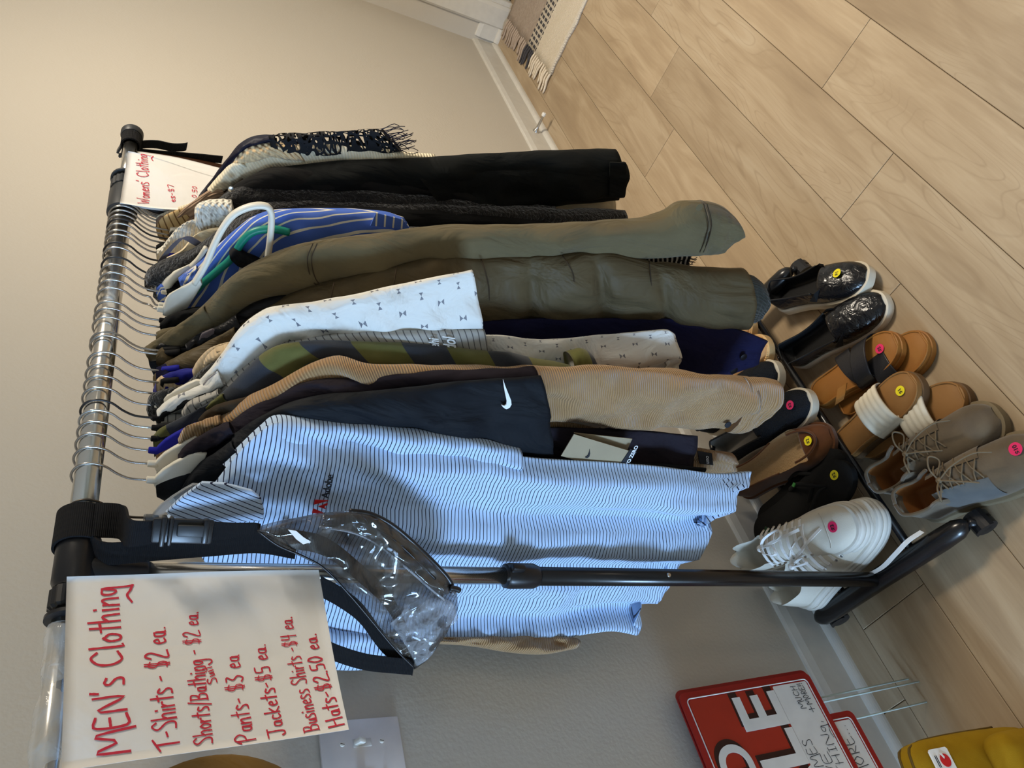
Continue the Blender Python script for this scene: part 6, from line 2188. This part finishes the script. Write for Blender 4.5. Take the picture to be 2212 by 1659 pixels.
def soft_box(name, c, s, m, parent, r=0.035, bulge=0.012, n=14, taper=0.0):
    V, F = [], []
    faces = []
    bm = bmesh.new()
    bmesh.ops.create_cube(bm, size=1.0)
    bmesh.ops.subdivide_edges(bm, edges=bm.edges[:], cuts=n, use_grid_fill=True)
    for v in bm.verts:
        p = Vector((v.co.x*s[0], v.co.y*s[1], v.co.z*s[2]))
        h = Vector((s[0]/2-r, s[1]/2-r, s[2]/2-r))
        cl = Vector((max(-h.x, min(h.x, p.x)), max(-h.y, min(h.y, p.y)), max(-h.z, min(h.z, p.z))))
        d = p-cl
        if d.length > 1e-6:
            p = cl+d.normalized()*r
        k = cos(p.x/s[0]*pi)*cos(p.z/s[2]*pi*0.9)
        p.y += math.copysign(bulge*max(0, k), p.y)
        p.x += math.copysign(bulge*0.5*max(0, cos(p.y/s[1]*pi)*cos(p.z/s[2]*pi)), p.x)
        if taper:
            p.y *= 1-taper*max(0, min(1, p.z/s[2]+0.5))
        v.co = p
    V = [Vector(c)+RZ @ v.co for v in bm.verts]
    F = [tuple(v.index for v in f.verts) for f in bm.faces]
    bm.free()
    return mesh_obj(name, V, F, m, parent)


soft_box('main_body', bc+Vector((0, 0.012, 0.145)), (0.235, 0.12, 0.285), M_MUST, pk, r=0.03, taper=0.65)
fy = lambda z: 0.012-0.0665*(1-0.65*max(0, min(1, (z-0.0025)/0.285)))-0.004

soft_box('front_pocket', q_(0, -0.058, 0.085), (0.20, 0.05, 0.15), M_MUST, pk, 0.02, 0.006)
for yy in (-0.028, 0.030):
    zz_ = lambda z: yy*(1-0.65*z/0.285)+0.012
    tube('zip_line', [q_(0.1205, zz_(0.06), 0.06), q_(0.1195, zz_(0.2), 0.20), q_(0.113, zz_(0.265), 0.268), q_(0.09, zz_(0.28), 0.2875), q_(0, zz_(0.285), 0.290), q_(-0.085, zz_(0.28), 0.2875)], 0.0022, M_MUSTD, pk, 6, 50)
pc = q_(0.080, fy(0.245), 0.245)
patch_ = prism('logo_patch', [pc+RZ @ Vector((a*0.019, -0.001+b*0.019*0.16, b*0.019)) for a, b in ((-1, -0.85), (-0.85, -1), (0.85, -1), (1, -0.85), (1, 0.85), (0.85, 1), (-0.85, 1), (-1, 0.85))], RZ @ Vector((0, 0.003, 0)), M_SIGNW, pk)
lathe('logo_disc', pc+RZ @ Vector((0, -0.0018, -0.004)), RZ @ Vector((0, -1, 0.16)), [(0, 0.010), (0.0008, 0.010)], M_REDLOGO, patch_, 24)
prism('logo_cut', [pc+RZ @ Vector((a*0.01, -0.0030+(b*0.01-0.004)*0.16, b*0.01-0.004)) for a, b in ((0.2, 0.3), (1.1, 0.75), (1.1, 0.35), (0.45, 0.05))], RZ @ Vector((0, -0.0004, 0)), M_SIGNW, patch_)
for zz in (0.0105, 0.0135):
    box('logo_text_line', pc+RZ @ Vector((0, -0.0016+zz*0.16, zz)), (0.018, 0.0006, 0.0012), M_INK, patch_, R=RZ)
tube('carry_handle', [q_(0.03, 0.03, 0.285), q_(0.025, 0.03, 0.31), q_(-0.025, 0.03, 0.31), q_(-0.03, 0.03, 0.285)], 0.006, M_MUSTD, pk, 8, 20)
box('side_tab', q_(0.121, 0.04, 0.20), (0.006, 0.03, 0.016), M_GREYP, pk, R=RZ, bev=0.002)

# ================================================================ brown hat hung on the near bar end, only its edge in view
M_HAT = cloth('brown_felt', (150, 112, 54), 0.9)
hc = Vector((0.282, 1.035, 1.318))
hat = thing('hat', 'brown round hat edge at the lower left corner behind the paper sign', 'hat', hc)
lathe('brim', hc+Vector((0, 0.05, 0)), (0, -1, 0), [(0, 0.075), (0.0, 0.145), (0.004, 0.15), (0.008, 0.145), (0.008, 0.075)], M_HAT, hat, 48)
lathe('crown', hc+Vector((0, 0.05, 0)), (0, -1, 0), [(0.004, 0.09), (0.03, 0.086), (0.07, 0.078), (0.09, 0.06), (0.096, 0.02)], M_HAT, hat, 48)
tube('hat_band', [hc+Vector((0.089*cos(a), 0.036, 0.089*sin(a))) for a in [i*2*pi/40 for i in range(40)]], 0.004, M_BRLEA, hat, 8, None, closed=True)
